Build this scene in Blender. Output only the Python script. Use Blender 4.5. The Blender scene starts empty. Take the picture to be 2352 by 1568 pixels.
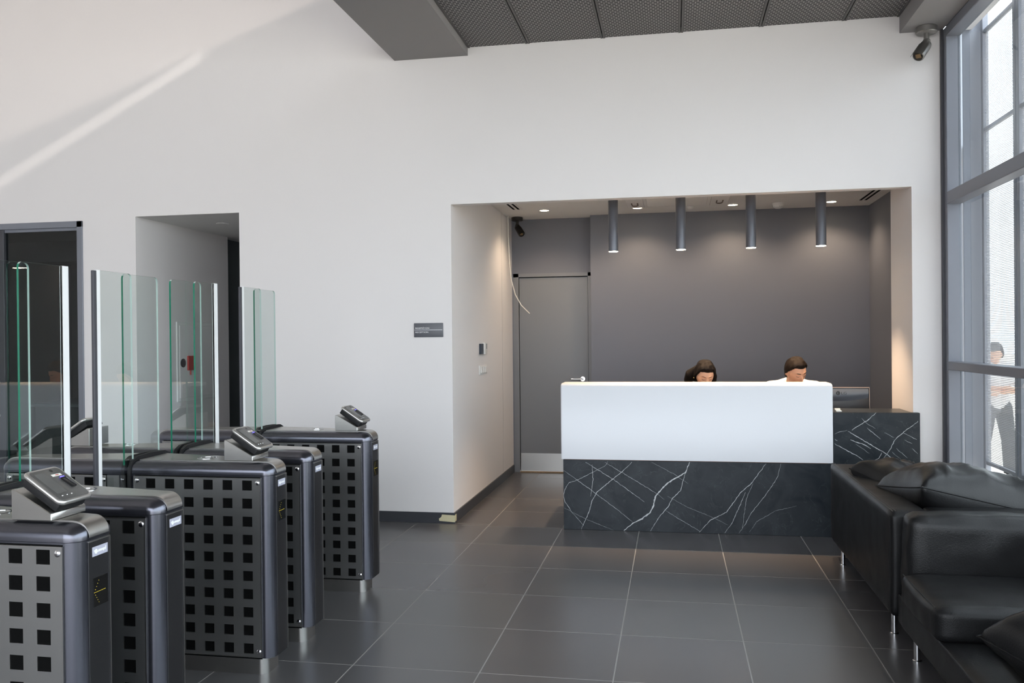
import bpy, bmesh, math, random
import numpy as np
from mathutils import Vector, Matrix, Euler, noise as mnoise
random.seed(7)
SC = bpy.context.scene
COL = SC.collection
PI = math.pi
R = math.radians

# ------------------------------------------------------------------ camera
cam = bpy.data.cameras.new('camera')
cam.sensor_fit = 'HORIZONTAL'; cam.sensor_width = 36.0
cam.lens = 36.0*1992.29/2352.0
cam.clip_start = 0.05; cam.clip_end = 300
camo = bpy.data.objects.new('camera', cam); COL.objects.link(camo)
_p, _r, _y = -0.0043312, -0.0097189, -0.1833633
fw = Vector((math.sin(_y)*math.cos(_p), math.cos(_y)*math.cos(_p), math.sin(_p)))
rt = Vector((math.cos(_y), -math.sin(_y), 0)); up = rt.cross(fw)
rt2 = math.cos(_r)*rt+math.sin(_r)*up; up2 = -math.sin(_r)*rt+math.cos(_r)*up
M = Matrix((rt2, up2, -fw)).transposed().to_4x4()
M.translation = Vector((0.8708, -6.8702, 1.5088))
camo.matrix_world = M
SC.camera = camo

# ------------------------------------------------------------------ world, sun, exposure
SC.view_settings.view_transform = 'Standard'
SC.view_settings.look = 'None'
SC.view_settings.gamma = 1.0
SC.view_settings.use_curve_mapping = False
SC.view_settings.exposure = 0.40
world = bpy.data.worlds.new('world'); SC.world = world; world.use_nodes = True
nt = world.node_tree; nt.nodes.clear()
wo = nt.nodes.new('ShaderNodeOutputWorld'); bg = nt.nodes.new('ShaderNodeBackground')
bg.inputs[0].default_value = (0.88, 0.94, 1.02, 1); bg.inputs[1].default_value = SKY_STRENGTH = 4.2
nt.links.new(bg.outputs[0], wo.inputs[0])

def spot(name, loc, target, energy, size, color, radius=0.3, blend=0.15):
    l = bpy.data.lights.new(name, 'SPOT'); l.energy = energy; l.spot_size = size
    l.spot_blend = blend; l.color = color; l.shadow_soft_size = radius
    o = bpy.data.objects.new(name, l); COL.objects.link(o); o.location = loc
    d = Vector(target)-Vector(loc)
    o.rotation_euler = d.to_track_quat('-Z', 'Y').to_euler()
    return o
def area(name, loc, target, sx, sy, energy, color, portal=False):
    l = bpy.data.lights.new(name, 'AREA'); l.shape = 'RECTANGLE'; l.size = sx; l.size_y = sy
    l.energy = energy; l.color = color
    o = bpy.data.objects.new(name, l); COL.objects.link(o); o.location = loc
    d = Vector(target)-Vector(loc)
    o.rotation_euler = d.to_track_quat('-Z', 'Z').to_euler()
    if portal: l.cycles.is_portal = True
    return o
# two added spots stand in for sunlight entering the unseen clerestory openings
spot('sun_glint_spot', (27.9, -9.4, 14.6), (2.9, -1.9, 6.85), 17000, R(9), (1, .86, .76), .16)
spot('sun_beam_spot', (27.9, -25.6, 19.5), (2.9, -5.6, 7.0), 60000, R(8), (1, .92, .84), .20)
# daylight portals in the glazed fronts
area('portal_side', (3.02, -5.2, 1.9), (0, -5.2, 1.9), 10.4, 3.7, 1, (1, 1, 1), True)
area('portal_front', (-1.3, -12.5, 2.6), (-1.3, 0, 2.6), 8.2, 5.2, 1, (1, 1, 1), True)

# ------------------------------------------------------------------ materials
MAT = {}
def mat(name, color=(.5, .5, .5), rough=.5, metal=0., spec=.5, bump=0., bscale=60., cvar=0., cscale=8., stretch=None, rvar=0., coat=0., emit=None, estr=0.):
    if name in MAT: return MAT[name]
    m = bpy.data.materials.new(name); m.use_nodes = True
    n = m.node_tree; b = n.nodes['Principled BSDF']; L = n.links.new
    b.inputs['Base Color'].default_value = (*color, 1)
    b.inputs['Roughness'].default_value = rough; b.inputs['Metallic'].default_value = metal
    b.inputs['Specular IOR Level'].default_value = spec
    b.inputs['Coat Weight'].default_value = coat
    if emit: b.inputs['Emission Color'].default_value = (*emit, 1); b.inputs['Emission Strength'].default_value = estr
    tc = n.nodes.new('ShaderNodeTexCoord'); mp = n.nodes.new('ShaderNodeMapping')
    L(tc.outputs['Object'], mp.inputs[0])
    if stretch: mp.inputs['Scale'].default_value = stretch
    def nz(s, d=3.):
        t = n.nodes.new('ShaderNodeTexNoise'); t.inputs['Scale'].default_value = s; t.inputs['Detail'].default_value = d
        L(mp.outputs[0], t.inputs['Vector']); return t
    if cvar:
        t = nz(cscale, 5.); mx = n.nodes.new('ShaderNodeMix'); mx.data_type = 'RGBA'
        mx.inputs[6].default_value = (*[c*(1-cvar) for c in color], 1)
        mx.inputs[7].default_value = (*[min(1, c*(1+cvar)) for c in color], 1)
        L(t.outputs[0], mx.inputs[0]); L(mx.outputs[2], b.inputs['Base Color'])
    if rvar:
        t = nz(cscale*1.7, 4.); mr = n.nodes.new('ShaderNodeMapRange')
        mr.inputs[3].default_value = max(0, rough-rvar); mr.inputs[4].default_value = min(1, rough+rvar)
        L(t.outputs[0], mr.inputs[0]); L(mr.outputs[0], b.inputs['Roughness'])
    if bump:
        t = nz(bscale, 4.); bp = n.nodes.new('ShaderNodeBump'); bp.inputs['Strength'].default_value = bump
        bp.inputs['Distance'].default_value = .01
        L(t.outputs[0], bp.inputs['Height']); L(bp.outputs[0], b.inputs['Normal'])
    MAT[name] = m
    return m
def glassmat(name, tint, refl=1.0, ior=1.5):
    m = bpy.data.materials.new(name); m.use_nodes = True; n = m.node_tree; n.nodes.clear(); L = n.links.new
    o = n.nodes.new('ShaderNodeOutputMaterial'); t = n.nodes.new('ShaderNodeBsdfTransparent'); t.inputs[0].default_value = (*tint, 1)
    g = n.nodes.new('ShaderNodeBsdfGlossy'); g.inputs['Roughness'].default_value = .0; g.inputs[0].default_value = (1, 1, 1, 1)
    f = n.nodes.new('ShaderNodeFresnel'); f.inputs[0].default_value = ior
    mt = n.nodes.new('ShaderNodeMath'); mt.operation = 'MULTIPLY'; mt.inputs[1].default_value = refl
    mx = n.nodes.new('ShaderNodeMixShader')
    ge = n.nodes.new('ShaderNodeNewGeometry'); iv = n.nodes.new('ShaderNodeMath'); iv.operation = 'SUBTRACT'; iv.inputs[0].default_value = 1.; L(ge.outputs['Backfacing'], iv.inputs[1])
    m2 = n.nodes.new('ShaderNodeMath'); m2.operation = 'MULTIPLY'; L(iv.outputs[0], m2.inputs[1])
    L(f.outputs[0], mt.inputs[0]); L(mt.outputs[0], m2.inputs[0]); L(m2.outputs[0], mx.inputs[0]); L(t.outputs[0], mx.inputs[1]); L(g.outputs[0], mx.inputs[2]); L(mx.outputs[0], o.inputs[0])
    MAT[name] = m; return m
def perfmat(name, color, pitch, rad, metal=0., rough=.5):
    """thin sheet punched with round holes on a staggered grid (holes far below ten pixels)"""
    m = bpy.data.materials.new(name); m.use_nodes = True; n = m.node_tree; L = n.links.new
    b = n.nodes['Principled BSDF']; b.inputs['Base Color'].default_value = (*color, 1); b.inputs['Roughness'].default_value = rough; b.inputs['Metallic'].default_value = metal
    o = n.nodes['Material Output']
    tc = n.nodes.new('ShaderNodeTexCoord'); sp = n.nodes.new('ShaderNodeSeparateXYZ'); L(tc.outputs['Object'], sp.inputs[0])
    def mth(op, a, b2=None, c=None):
        k = n.nodes.new('ShaderNodeMath'); k.operation = op
        for i, v in enumerate((a, b2, c)):
            if v is None: continue
            if isinstance(v, (int, float)): k.inputs[i].default_value = v
            else: L(v, k.inputs[i])
        return k.outputs[0]
    u = mth('DIVIDE', sp.outputs[1], pitch); v = mth('DIVIDE', sp.outputs[2], pitch*.8)
    row = mth('FLOOR', v); off = mth('MULTIPLY', mth('MODULO', mth('ABSOLUTE', row), 2.), .5)
    fu = mth('SUBTRACT', mth('FRACT', mth('ADD', u, off)), .5); fv = mth('SUBTRACT', mth('FRACT', v), .5)
    d2 = mth('ADD', mth('MULTIPLY', fu, fu), mth('MULTIPLY', mth('MULTIPLY', fv, fv), .64))
    hole = mth('LESS_THAN', d2, rad*rad)
    t = n.nodes.new('ShaderNodeBsdfTransparent'); mx = n.nodes.new('ShaderNodeMixShader')
    L(hole, mx.inputs[0]); L(b.outputs[0], mx.inputs[1]); L(t.outputs[0], mx.inputs[2]); L(mx.outputs[0], o.inputs[0])
    MAT[name] = m; return m
def slotmat(name):
    """expanded-metal ceiling sheet: dark staggered slots between grey strands"""
    m = bpy.data.materials.new(name); m.use_nodes = True; n = m.node_tree; L = n.links.new
    b = n.nodes['Principled BSDF']; b.inputs['Roughness'].default_value = .55
    tc = n.nodes.new('ShaderNodeTexCoord')
    br = n.nodes.new('ShaderNodeTexBrick'); br.inputs['Scale'].default_value = 1.0
    br.inputs['Color1'].default_value = (.012, .012, .013, 1); br.inputs['Color2'].default_value = (.018, .018, .018, 1)
    br.inputs['Mortar'].default_value = (.26, .245, .24, 1); br.inputs['Mortar Size'].default_value = .0045
    br.inputs['Mortar Smooth'].default_value = .3
    br.inputs['Brick Width'].default_value = .034; br.inputs['Row Height'].default_value = .030
    br.offset = .5
    L(tc.outputs['Object'], br.inputs['Vector']); L(br.outputs[0], b.inputs['Base Color'])
    bp = n.nodes.new('ShaderNodeBump'); bp.inputs['Strength'].default_value = .6; bp.inputs['Distance'].default_value = .004
    L(br.outputs['Fac'], bp.inputs['Height']); L(bp.outputs[0], b.inputs['Normal'])
    MAT[name] = m; return m

white = mat('white_paint', (.77, .742, .735), .75, spec=.25, bump=.04, bscale=180, cvar=.012, cscale=1.2)
white_ceil = mat('white_ceiling_paint', (.78, .77, .75), .8, spec=.2)
darkpaint = mat('dark_grey_paint', (.172, .178, .208), .6, spec=.3, bump=.03, bscale=150)
doorpaint = mat('grey_door_laminate', (.20, .205, .22), .45, spec=.4)
soffit = mat('grey_soffit_paint', (.25, .237, .238), .65, spec=.3)
alu = mat('grey_aluminium', (.21, .22, .255), .42, .25, spec=.5)
bulk = mat('bulkhead_grey_paint', (.27, .26, .262), .6, spec=.3)
alu_d = mat('dark_aluminium', (.06, .06, .07), .45, .2)
steel = mat('brushed_steel', (.46, .45, .43), .3, 1., bump=.03, bscale=40, stretch=(2, 60, 60), rvar=.06)
panelst = mat('dark_brushed_steel', (.30, .297, .292), .36, .9, bump=.03, bscale=40, stretch=(2, 60, 60), rvar=.05)
anth = mat('anthracite_metallic', (.125, .128, .152), .24, .92, bump=.02, bscale=500)
endst = mat('dark_end_steel', (.075, .074, .078), .34, .9, bump=.02, bscale=200)
chrome = mat('chrome', (.75, .75, .77), .09, 1.)
black = mat('black_void', (.004, .004, .004), .8, spec=.05)
rubber = mat('black_rubber', (.012, .012, .013), .6, spec=.3)
blackpl = mat('black_plastic', (.015, .015, .016), .3, spec=.5)
leather = mat('black_leather', (.009, .009, .0095), .40, spec=.24, bump=.12, bscale=220, rvar=.08, cscale=5)
leather2 = mat('soft_black_leather', (.010, .010, .0105), .34, spec=.29, bump=.1, bscale=160, rvar=.08, cscale=8)
solid = mat('white_solid_surface', (.72, .73, .76), .28, spec=.4)
basebd = mat('dark_baseboard', (.045, .047, .055), .4, spec=.4)
grout = mat('light_grout', (.29, .28, .265), .8)
tape = mat('masking_tape', (.62, .56, .36), .7)
plastic_w = mat('white_plastic', (.78, .77, .75), .4)
plastic_g = mat('grey_plastic', (.3, .3, .31), .4)
cablew = mat('white_cable', (.7, .68, .64), .5)
lampglow = mat('warm_lamp_glow', (1, .9, .75), .4, emit=(1, .84, .58), estr=32.)
lampoff = mat('lamp_lens_off', (.7, .7, .68), .4)
roomdark = mat('unlit_room_tone', (.11, .125, .125), .7, spec=.2)  # darkness of the unlit room put into the wall colour
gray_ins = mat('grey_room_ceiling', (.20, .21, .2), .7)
pend = mat('grey_pendant_lacquer', (.12, .125, .145), .32, .3, spec=.5)
redp = mat('red_plastic', (.45, .03, .02), .4)
screen = mat('dark_grey_screen', (.10, .10, .095), .25, spec=.5)
led = mat('yellow_led', (.5, .4, .02), .5, emit=(1, .75, .05), estr=.55)
blueled = mat('blue_led', (.05, .05, .8), .4, emit=(.15, .12, 1), estr=2.)
vein = mat('white_vein', (.52, .53, .54), .4, cvar=.25, cscale=30)
glasslit = mat('lit_glass_edge', (.50, .62, .58), .12, spec=.8)
frontwall = mat('grey_front_wall', (.33, .32, .315), .7)
glassedge = mat('green_glass_edge', (.012, .17, .10), .12, spec=.6)
glass_gate = glassmat('gate_glass', (.93, .97, .96), 1.5, 1.52)
glass_win = glassmat('window_glass', (.93, .96, .96), .9, 1.45)
glass_dark = glassmat('tinted_door_glass', (.55, .60, .60), 1.0, 1.45)
perf = perfmat('perforated_screen_sheet', (.62, .61, .62), .0150, .38)
slots = slotmat('expanded_metal_ceiling')
concrete = mat('sunlit_paving_tint', (.90, .80, .68), .8, cvar=.06)  # warm sunlight put into the paving colour for upward bounce
skin = mat('skin', (.66, .35, .22), .5, spec=.35)
skin_w = mat('warm_skin', (.72, .40, .255), .5, spec=.35)
hairm = mat('dark_brown_hair', (.012, .008, .006), .5, spec=.12, bump=.4, bscale=120, stretch=(3, 3, .6))
hairb = mat('black_hair', (.008, .006, .005), .5, spec=.12, bump=.4, bscale=120, stretch=(3, 3, .6))
shirt = mat('white_shirt_cloth', (.78, .76, .76), .8, spec=.2, bump=.1, bscale=30)
blackcloth = mat('black_cloth', (.02, .02, .022), .8, spec=.2)
lips = mat('lip_tint', (.45, .17, .13), .5)
gold = mat('gold', (.9, .7, .3), .2, 1.)
paper = mat('paper', (.8, .78, .72), .7)

def marblemat():
    m = mat('black_marble', (.018, .022, .027), .30, spec=.22)
    n = m.node_tree; L = n.links.new; b = n.nodes['Principled BSDF']
    tc = n.nodes.new('ShaderNodeTexCoord')
    t = n.nodes.new('ShaderNodeTexNoise'); t.inputs['Scale'].default_value = 5.; t.inputs['Detail'].default_value = 9.; t.inputs['Distortion'].default_value = 1.2
    L(tc.outputs['Object'], t.inputs['Vector'])
    cr = n.nodes.new('ShaderNodeValToRGB'); e = cr.color_ramp.elements
    e[0].position = .3; e[0].color = (.014, .018, .023, 1); e[1].position = .75; e[1].color = (.034, .040, .046, 1)
    L(t.outputs[0], cr.inputs[0])
    # hairline secondary veining
    w = n.nodes.new('ShaderNodeTexNoise'); w.inputs['Scale'].default_value = 3.2; w.inputs['Detail'].default_value = 6.; w.inputs['Distortion'].default_value = 2.
    L(tc.outputs['Object'], w.inputs['Vector'])
    a = n.nodes.new('ShaderNodeMath'); a.operation = 'SUBTRACT'; a.inputs[1].default_value = .5; L(w.outputs[0], a.inputs[0])
    ab = n.nodes.new('ShaderNodeMath'); ab.operation = 'ABSOLUTE'; L(a.outputs[0], ab.inputs[0])
    mr = n.nodes.new('ShaderNodeMapRange'); mr.inputs[1].default_value = 0; mr.inputs[2].default_value = .004; mr.inputs[3].default_value = .35; mr.inputs[4].default_value = 0
    L(ab.outputs[0], mr.inputs[0])
    mx = n.nodes.new('ShaderNodeMix'); mx.data_type = 'RGBA'; mx.inputs[7].default_value = (.11, .12, .125, 1)
    L(mr.outputs[0], mx.inputs[0]); L(cr.outputs[0], mx.inputs[6]); L(mx.outputs[2], b.inputs['Base Color'])
    return m
marble = marblemat()
def tilemat():
    m = mat('dark_porcelain_tile', (.1, .1, .11), .27, spec=.5)
    n = m.node_tree; L = n.links.new; b = n.nodes['Principled BSDF']
    oi = n.nodes.new('ShaderNodeObjectInfo'); tc = n.nodes.new('ShaderNodeTexCoord')
    va = n.nodes.new('ShaderNodeVectorMath'); va.operation = 'MULTIPLY_ADD'
    cx = n.nodes.new('ShaderNodeCombineXYZ'); L(oi.outputs['Random'], cx.inputs[0]); L(oi.outputs['Random'], cx.inputs[1])
    va.inputs[1].default_value = (37, 53, 1); L(cx.outputs[0], va.inputs[0]); L(tc.outputs['Object'], va.inputs[2])
    mp = n.nodes.new('ShaderNodeMapping'); mp.inputs['Scale'].default_value = (1, 1.25, 1); L(va.outputs[0], mp.inputs[0])
    t = n.nodes.new('ShaderNodeTexNoise'); t.inputs['Scale'].default_value = 1.6; t.inputs['Detail'].default_value = 0.
    L(mp.outputs[0], t.inputs['Vector'])
    cr = n.nodes.new('ShaderNodeValToRGB'); e = cr.color_ramp.elements
    e[0].position = .2; e[0].color = (.0850, .0820, .0850, 1); e[1].position = .85; e[1].color = (.0960, .0925, .0955, 1)
    L(t.outputs[0], cr.inputs[0]); L(cr.outputs[0], b.inputs['Base Color'])
    mr = n.nodes.new('ShaderNodeMapRange'); mr.inputs[3].default_value = .26; mr.inputs[4].default_value = .29; L(oi.outputs['Random'], mr.inputs[0]); L(mr.outputs[0], b.inputs['Roughness'])
    return m
tilem = tilemat()

# ------------------------------------------------------------------ mesh helpers
class MB:
    def __init__(s): s.bm = bmesh.new()
    def _xf(s, vs, M):
        if M is not None: bmesh.ops.transform(s.bm, matrix=M, verts=vs)
        return vs
    def box(s, x0, x1, y0, y1, z0, z1, bev=0., seg=2, M=None):
        r = bmesh.ops.create_cube(s.bm, size=1.); vs = r['verts']
        bmesh.ops.transform(s.bm, matrix=Matrix.Translation(((x0+x1)/2, (y0+y1)/2, (z0+z1)/2)) @ Matrix.Diagonal((abs(x1-x0), abs(y1-y0), abs(z1-z0), 1)), verts=vs)
        if bev:
            es = list({e for v in vs for e in v.link_edges})
            r2 = bmesh.ops.bevel(s.bm, geom=es, offset=bev, segments=seg, affect='EDGES', profile=.5)
            vs = list({v for f in r2['faces'] for v in f.verts} | {v for v in vs if v.is_valid})
            fs = {f for v in vs for f in v.link_faces}; vs = list({v for f in fs for v in f.verts})
        return s._xf(vs, M)
    def cyl(s, p0, p1, r0, r1=None, n=20, caps=True):
        p0 = Vector(p0); p1 = Vector(p1); d = p1-p0; r1 = r0 if r1 is None else r1
        r = bmesh.ops.create_cone(s.bm, cap_ends=caps, segments=n, radius1=max(r0, 1e-5), radius2=max(r1, 1e-5), depth=d.length)
        Mx = Matrix.Translation((p0+p1)/2) @ d.to_track_quat('Z', 'Y').to_matrix().to_4x4()
        return s._xf(r['verts'], Mx)
    def sph(s, c, r, u=16, v=10, sc=(1, 1, 1), rot=None):
        q = bmesh.ops.create_uvsphere(s.bm, u_segments=u, v_segments=v, radius=r)
        Mx = Matrix.Translation(c) @ (rot.to_4x4() if rot else Matrix()) @ Matrix.Diagonal((*sc, 1))
        return s._xf(q['verts'], Mx)
    def cap(s, p0, p1, r0, r1=None, n=14):
        r1 = r0 if r1 is None else r1
        s.cyl(p0, p1, r0, r1, n); s.sph(p0, r0, n, 8); s.sph(p1, r1, n, 8)
    def chain(s, pts, n=14):
        for (a, ra), (b, rb) in zip(pts[:-1], pts[1:]): s.cap(a, b, ra, rb, n)
    def tube(s, pts, r, n=10):
        pts = [Vector(p) for p in pts]; rings = []
        for i, p in enumerate(pts):
            t = (pts[min(i+1, len(pts)-1)]-pts[max(i-1, 0)]).normalized()
            q = t.to_track_quat('Z', 'Y'); rr = r[i] if isinstance(r, (list, tuple)) else r
            rings.append([s.bm.verts.new(p+q @ Vector((rr*math.cos(2*PI*k/n), rr*math.sin(2*PI*k/n), 0))) for k in range(n)])
        for a, b in zip(rings[:-1], rings[1:]):
            for k in range(n): s.bm.faces.new((a[k], a[(k+1) % n], b[(k+1) % n], b[k]))
        s.bm.faces.new(rings[0][::-1]); s.bm.faces.new(rings[-1])
    def prism(s, poly, z0, z1, axis='Z', bev=0., seg=2):
        """extrude a 2-D polygon along an axis; poly coordinates are the two other axes in order"""
        def P(a, b, c):
            return {'Z': (a, b, c), 'Y': (a, c, b), 'X': (c, a, b)}[axis]
        lo = [s.bm.verts.new(P(a, b, z0)) for a, b in poly]; hi = [s.bm.verts.new(P(a, b, z1)) for a, b in poly]
        fs = [s.bm.faces.new(lo[::-1]), s.bm.faces.new(hi)]
        n = len(poly)
        for k in range(n): fs.append(s.bm.faces.new((lo[k], lo[(k+1) % n], hi[(k+1) % n], hi[k])))
        bmesh.ops.recalc_face_normals(s.bm, faces=fs)
        return lo+hi, fs
    def lathe(s, prof, c=(0, 0, 0), n=28, M=None):
        rings = []
        for r, z in prof: rings.append([s.bm.verts.new((r*math.cos(2*PI*k/n), r*math.sin(2*PI*k/n), z)) for k in range(n)])
        for a, b in zip(rings[:-1], rings[1:]):
            for k in range(n): s.bm.faces.new((a[k], a[(k+1) % n], b[(k+1) % n], b[k]))
        if prof[0][0] > 1e-4: s.bm.faces.new(rings[0][::-1])
        if prof[-1][0] > 1e-4: s.bm.faces.new(rings[-1])
        vs = [v for q in rings for v in q]
        s._xf(vs, (M if M is not None else Matrix.Translation(c)))
        return vs
    def quad(s, a, b, c, d):
        s.bm.faces.new([s.bm.verts.new(p) for p in (a, b, c, d)])
    def build(s, name, m, parent=None, smooth=True, ang=35):
        bmesh.ops.recalc_face_normals(s.bm, faces=s.bm.faces)
        me = bpy.data.meshes.new(name); s.bm.to_mesh(me); s.bm.free()
        for x in (m if isinstance(m, (list, tuple)) else [m]): me.materials.append(x)
        if smooth:
            me.shade_smooth()
            try: me.set_sharp_from_angle(angle=R(ang))
            except Exception: pass
        o = bpy.data.objects.new(name, me); COL.objects.link(o)
        if parent is not None: o.parent = parent
        return o
def empty(name, loc=(0, 0, 0), rz=0.):
    o = bpy.data.objects.new(name, None); COL.objects.link(o); o.location = loc; o.rotation_euler = (0, 0, rz); o.empty_display_size = .1
    return o
def tag(o, label=None, cat=None, group=None, kind=None):
    if label: o['label'] = label
    if cat: o['category'] = cat
    if group: o['group'] = group
    if kind: o['kind'] = kind
    return o
def struct(name, mb, m, label=None, cat=None, **k):
    o = mb.build(name, m, **k); tag(o, label, cat, kind='structure'); return o
def copy_tree(o, parent=None):
    c = o.copy(); COL.objects.link(c)
    if parent is not None: c.parent = parent
    for ch in list(o.children): copy_tree(ch, c)
    return c
def text(body, name, m, size, loc, rot, parent, sx=1., ext=.0006, align='LEFT'):
    cu = bpy.data.curves.new(name, 'FONT'); cu.body = body; cu.size = size; cu.extrude = ext; cu.align_x = align; cu.resolution_u = 3
    t = bpy.data.objects.new(name+'_tmp', cu); COL.objects.link(t)
    me = bpy.data.meshes.new_from_object(t.evaluated_get(bpy.context.evaluated_depsgraph_get()))
    bpy.data.objects.remove(t); me.name = name; me.materials.clear(); me.materials.append(m)
    me.transform(Matrix.Diagonal((sx, 1, 1, 1)))
    o = bpy.data.objects.new(name, me); COL.objects.link(o); o.location = loc; o.rotation_euler = rot; o.parent = parent
    return o
FRONT = (PI/2, 0, 0)            # text that faces -Y
def wall_y(name, x0, x1, z0, z1, y0, y1, holes, m, **k):
    """wall slab in the XZ plane between y0 and y1 with rectangular openings"""
    xs = sorted({x0, x1, *[h[0] for h in holes], *[h[1] for h in holes]}); zs = sorted({z0, z1, *[h[2] for h in holes], *[h[3] for h in holes]})
    mb = MB(); bm = mb.bm; cache = {}
    def V(x, y, z):
        key = (round(x, 5), round(y, 5), round(z, 5))
        if key not in cache: cache[key] = bm.verts.new((x, y, z))
        return cache[key]
    solid_ = {}
    for i in range(len(xs)-1):
        for j in range(len(zs)-1):
            cx = (xs[i]+xs[i+1])/2; cz = (zs[j]+zs[j+1])/2
            solid_[i, j] = not any(h[0] < cx < h[1] and h[2] < cz < h[3] for h in holes)
    for (i, j), s_ in solid_.items():
        if not s_: continue
        a, b, c, d = xs[i], xs[i+1], zs[j], zs[j+1]
        bm.faces.new((V(a, y0, c), V(b, y0, c), V(b, y0, d), V(a, y0, d)))
        bm.faces.new((V(a, y1, c), V(a, y1, d), V(b, y1, d), V(b, y1, c)))
        if not solid_.get((i-1, j)): bm.faces.new((V(a, y0, c), V(a, y0, d), V(a, y1, d), V(a, y1, c)))
        if not solid_.get((i+1, j)): bm.faces.new((V(b, y0, c), V(b, y1, c), V(b, y1, d), V(b, y0, d)))
        if not solid_.get((i, j-1)): bm.faces.new((V(a, y0, c), V(a, y1, c), V(b, y1, c), V(b, y0, c)))
        if not solid_.get((i, j+1)): bm.faces.new((V(a, y0, d), V(b, y0, d), V(b, y1, d), V(a, y1, d)))
    return struct(name, mb, m, smooth=False, **k)
# ================================================================== STRUCTURE
YT = -.0607                       # tile joint line nearest the wall
mb = MB(); mb.box(-8, -3.0, -12.5, 0, -.2, 0); mb.box(-3.0, 3.0, -12.5, 0, -.2, -.012); mb.box(-.9, 2.96, 0, 2.8, -.2, -.012)
mb.box(-6.7, -2.66, 0, 3.0, -.2, 0)
floor = struct('floor', mb, tilem, 'dark grey porcelain tile floor with thin pale joints', 'floor')
mb = MB(); mb.box(-3.0, 2.84, -6.66, 0, -.011, -.0004); mb.box(-.9, 2.86, 0, 2.72, -.011, -.0004)
mb.build('grout_bed', grout, floor, smooth=False)
G = .0031
_tiles = {}
def tile(x0, x1, y0, y1):
    key = (round(x1-x0, 4), round(y1-y0, 4))
    if key not in _tiles:
        m = MB(); w, h = (x1-x0)/2-G, (y1-y0)/2-G
        m.box(-w, w, -h, h, -.0105, 0)
        o = m.build('floor_tile', tilem, floor, smooth=False); _tiles[key] = o.data
    else:
        o = bpy.data.objects.new('floor_tile', _tiles[key]); COL.objects.link(o); o.parent = floor
    o.location = ((x0+x1)/2, (y0+y1)/2, 0)
for c in range(-5, 5):
    x0, x1 = .6*c, min(.6*c+.6, 2.84)
    for k in range(-11, 5):
        y0, y1 = YT+.6*k, min(YT+.6*k+.6, 2.72)
        if y0 >= 0:
            if x1 <= -.9: continue
            tile(max(x0, -.9), x1 if c < 4 else 2.86, y0, y1)
        elif y1 > 0:
            if x1 > -.9 and x0 >= -.9: tile(x0, x1, y0, y1)
            else:
                tile(x0, x1, y0, 0)
                if x1 > -.9: tile(-.9, x1, 0, y1)
        else: tile(x0, x1, y0, y1)

wall_y('wall_back', -8, 2.84, 0, 7.8, 0, .1, [(-5.95, -4.262, 0, 2.58), (-3.745, -2.765, 0, 2.6), (-.9, 2.62, 0, 2.6)], white, label='tall white wall with door, corridor and reception openings', cat='wall')
# reception recess
mb = MB(); mb.box(-1.0, -.9, .1, 2.9, 0, 2.9); struct('wall_left', mb, white, 'white side wall of the reception recess', 'wall', smooth=False)
mb = MB(); mb.box(2.62, 2.9, .1, .63, 0, 2.83); struct('wall_pier', mb, white, 'short white pier at the right of the recess', 'wall', smooth=False)
mb = MB(); mb.box(2.86, 2.96, .63, 2.75, 0, 2.9); struct('wall_right', mb, darkpaint, 'dark grey right side wall of the recess', 'wall', smooth=False)
mb = MB(); mb.box(0, 2.96, 2.55, 2.75, 0, 2.9); struct('wall_recess', mb, darkpaint, 'dark grey feature wall behind the reception desk', 'wall', smooth=False)
wall_y('wall_niche', -.9, 0, 0, 2.9, 2.72, 2.85, [(-.88, -.02, 0, 2.225)], darkpaint, label='dark grey wall above the grey door in the niche', cat='wall')
mb = MB(); mb.box(-1.0, 2.96, .1, 2.85, 2.83, 2.9); struct('ceiling_recess', mb, white_ceil, 'white plaster ceiling of the reception recess', 'ceiling', smooth=False)
mb = MB(); mb.box(-1.0, .1, 2.86, 2.95, 0, 2.9); struct('niche_light_block', mb, roomdark, 'added dark slab blocking skylight behind the grey door', 'wall', smooth=False)  # added to block skylight leaking through the door gaps
# left corridor
mb = MB(); mb.box(-3.85, -3.745, .1, 1.6, 0, 2.7); mb.box(-2.765, -2.66, .1, 2.7, 0, 2.7)
struct('wall_corridor', mb, white, 'white corridor walls left of the sign', 'wall', smooth=False)
mb = MB(); mb.box(-4.6, -2.66, 2.6, 2.7, 0, 2.7); struct('wall_corridor_end', mb, darkpaint, 'dark end wall of the corridor', 'wall', smooth=False)
mb = MB(); mb.box(-4.6, -2.66, .1, 2.7, 2.6, 2.7); struct('ceiling_corridor', mb, white_ceil, 'white corridor ceiling', 'ceiling', smooth=False)
# dim room behind the glazed door
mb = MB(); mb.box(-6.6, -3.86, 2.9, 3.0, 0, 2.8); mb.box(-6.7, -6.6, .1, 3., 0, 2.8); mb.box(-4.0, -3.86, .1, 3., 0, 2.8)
struct('wall_side_room', mb, roomdark, 'walls of the unlit room behind the glass door, darkness put into their colour', 'wall', smooth=False)
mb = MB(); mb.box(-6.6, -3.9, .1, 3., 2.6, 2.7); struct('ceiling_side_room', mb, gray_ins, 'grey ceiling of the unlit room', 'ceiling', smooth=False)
mb = MB(); mb.box(-6.6, -3.9, 1.5, 1.8, 2.38, 2.6); struct('trim_6', mb, roomdark, 'dark beam under the ceiling of the unlit room', 'beam', smooth=False)
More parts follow.
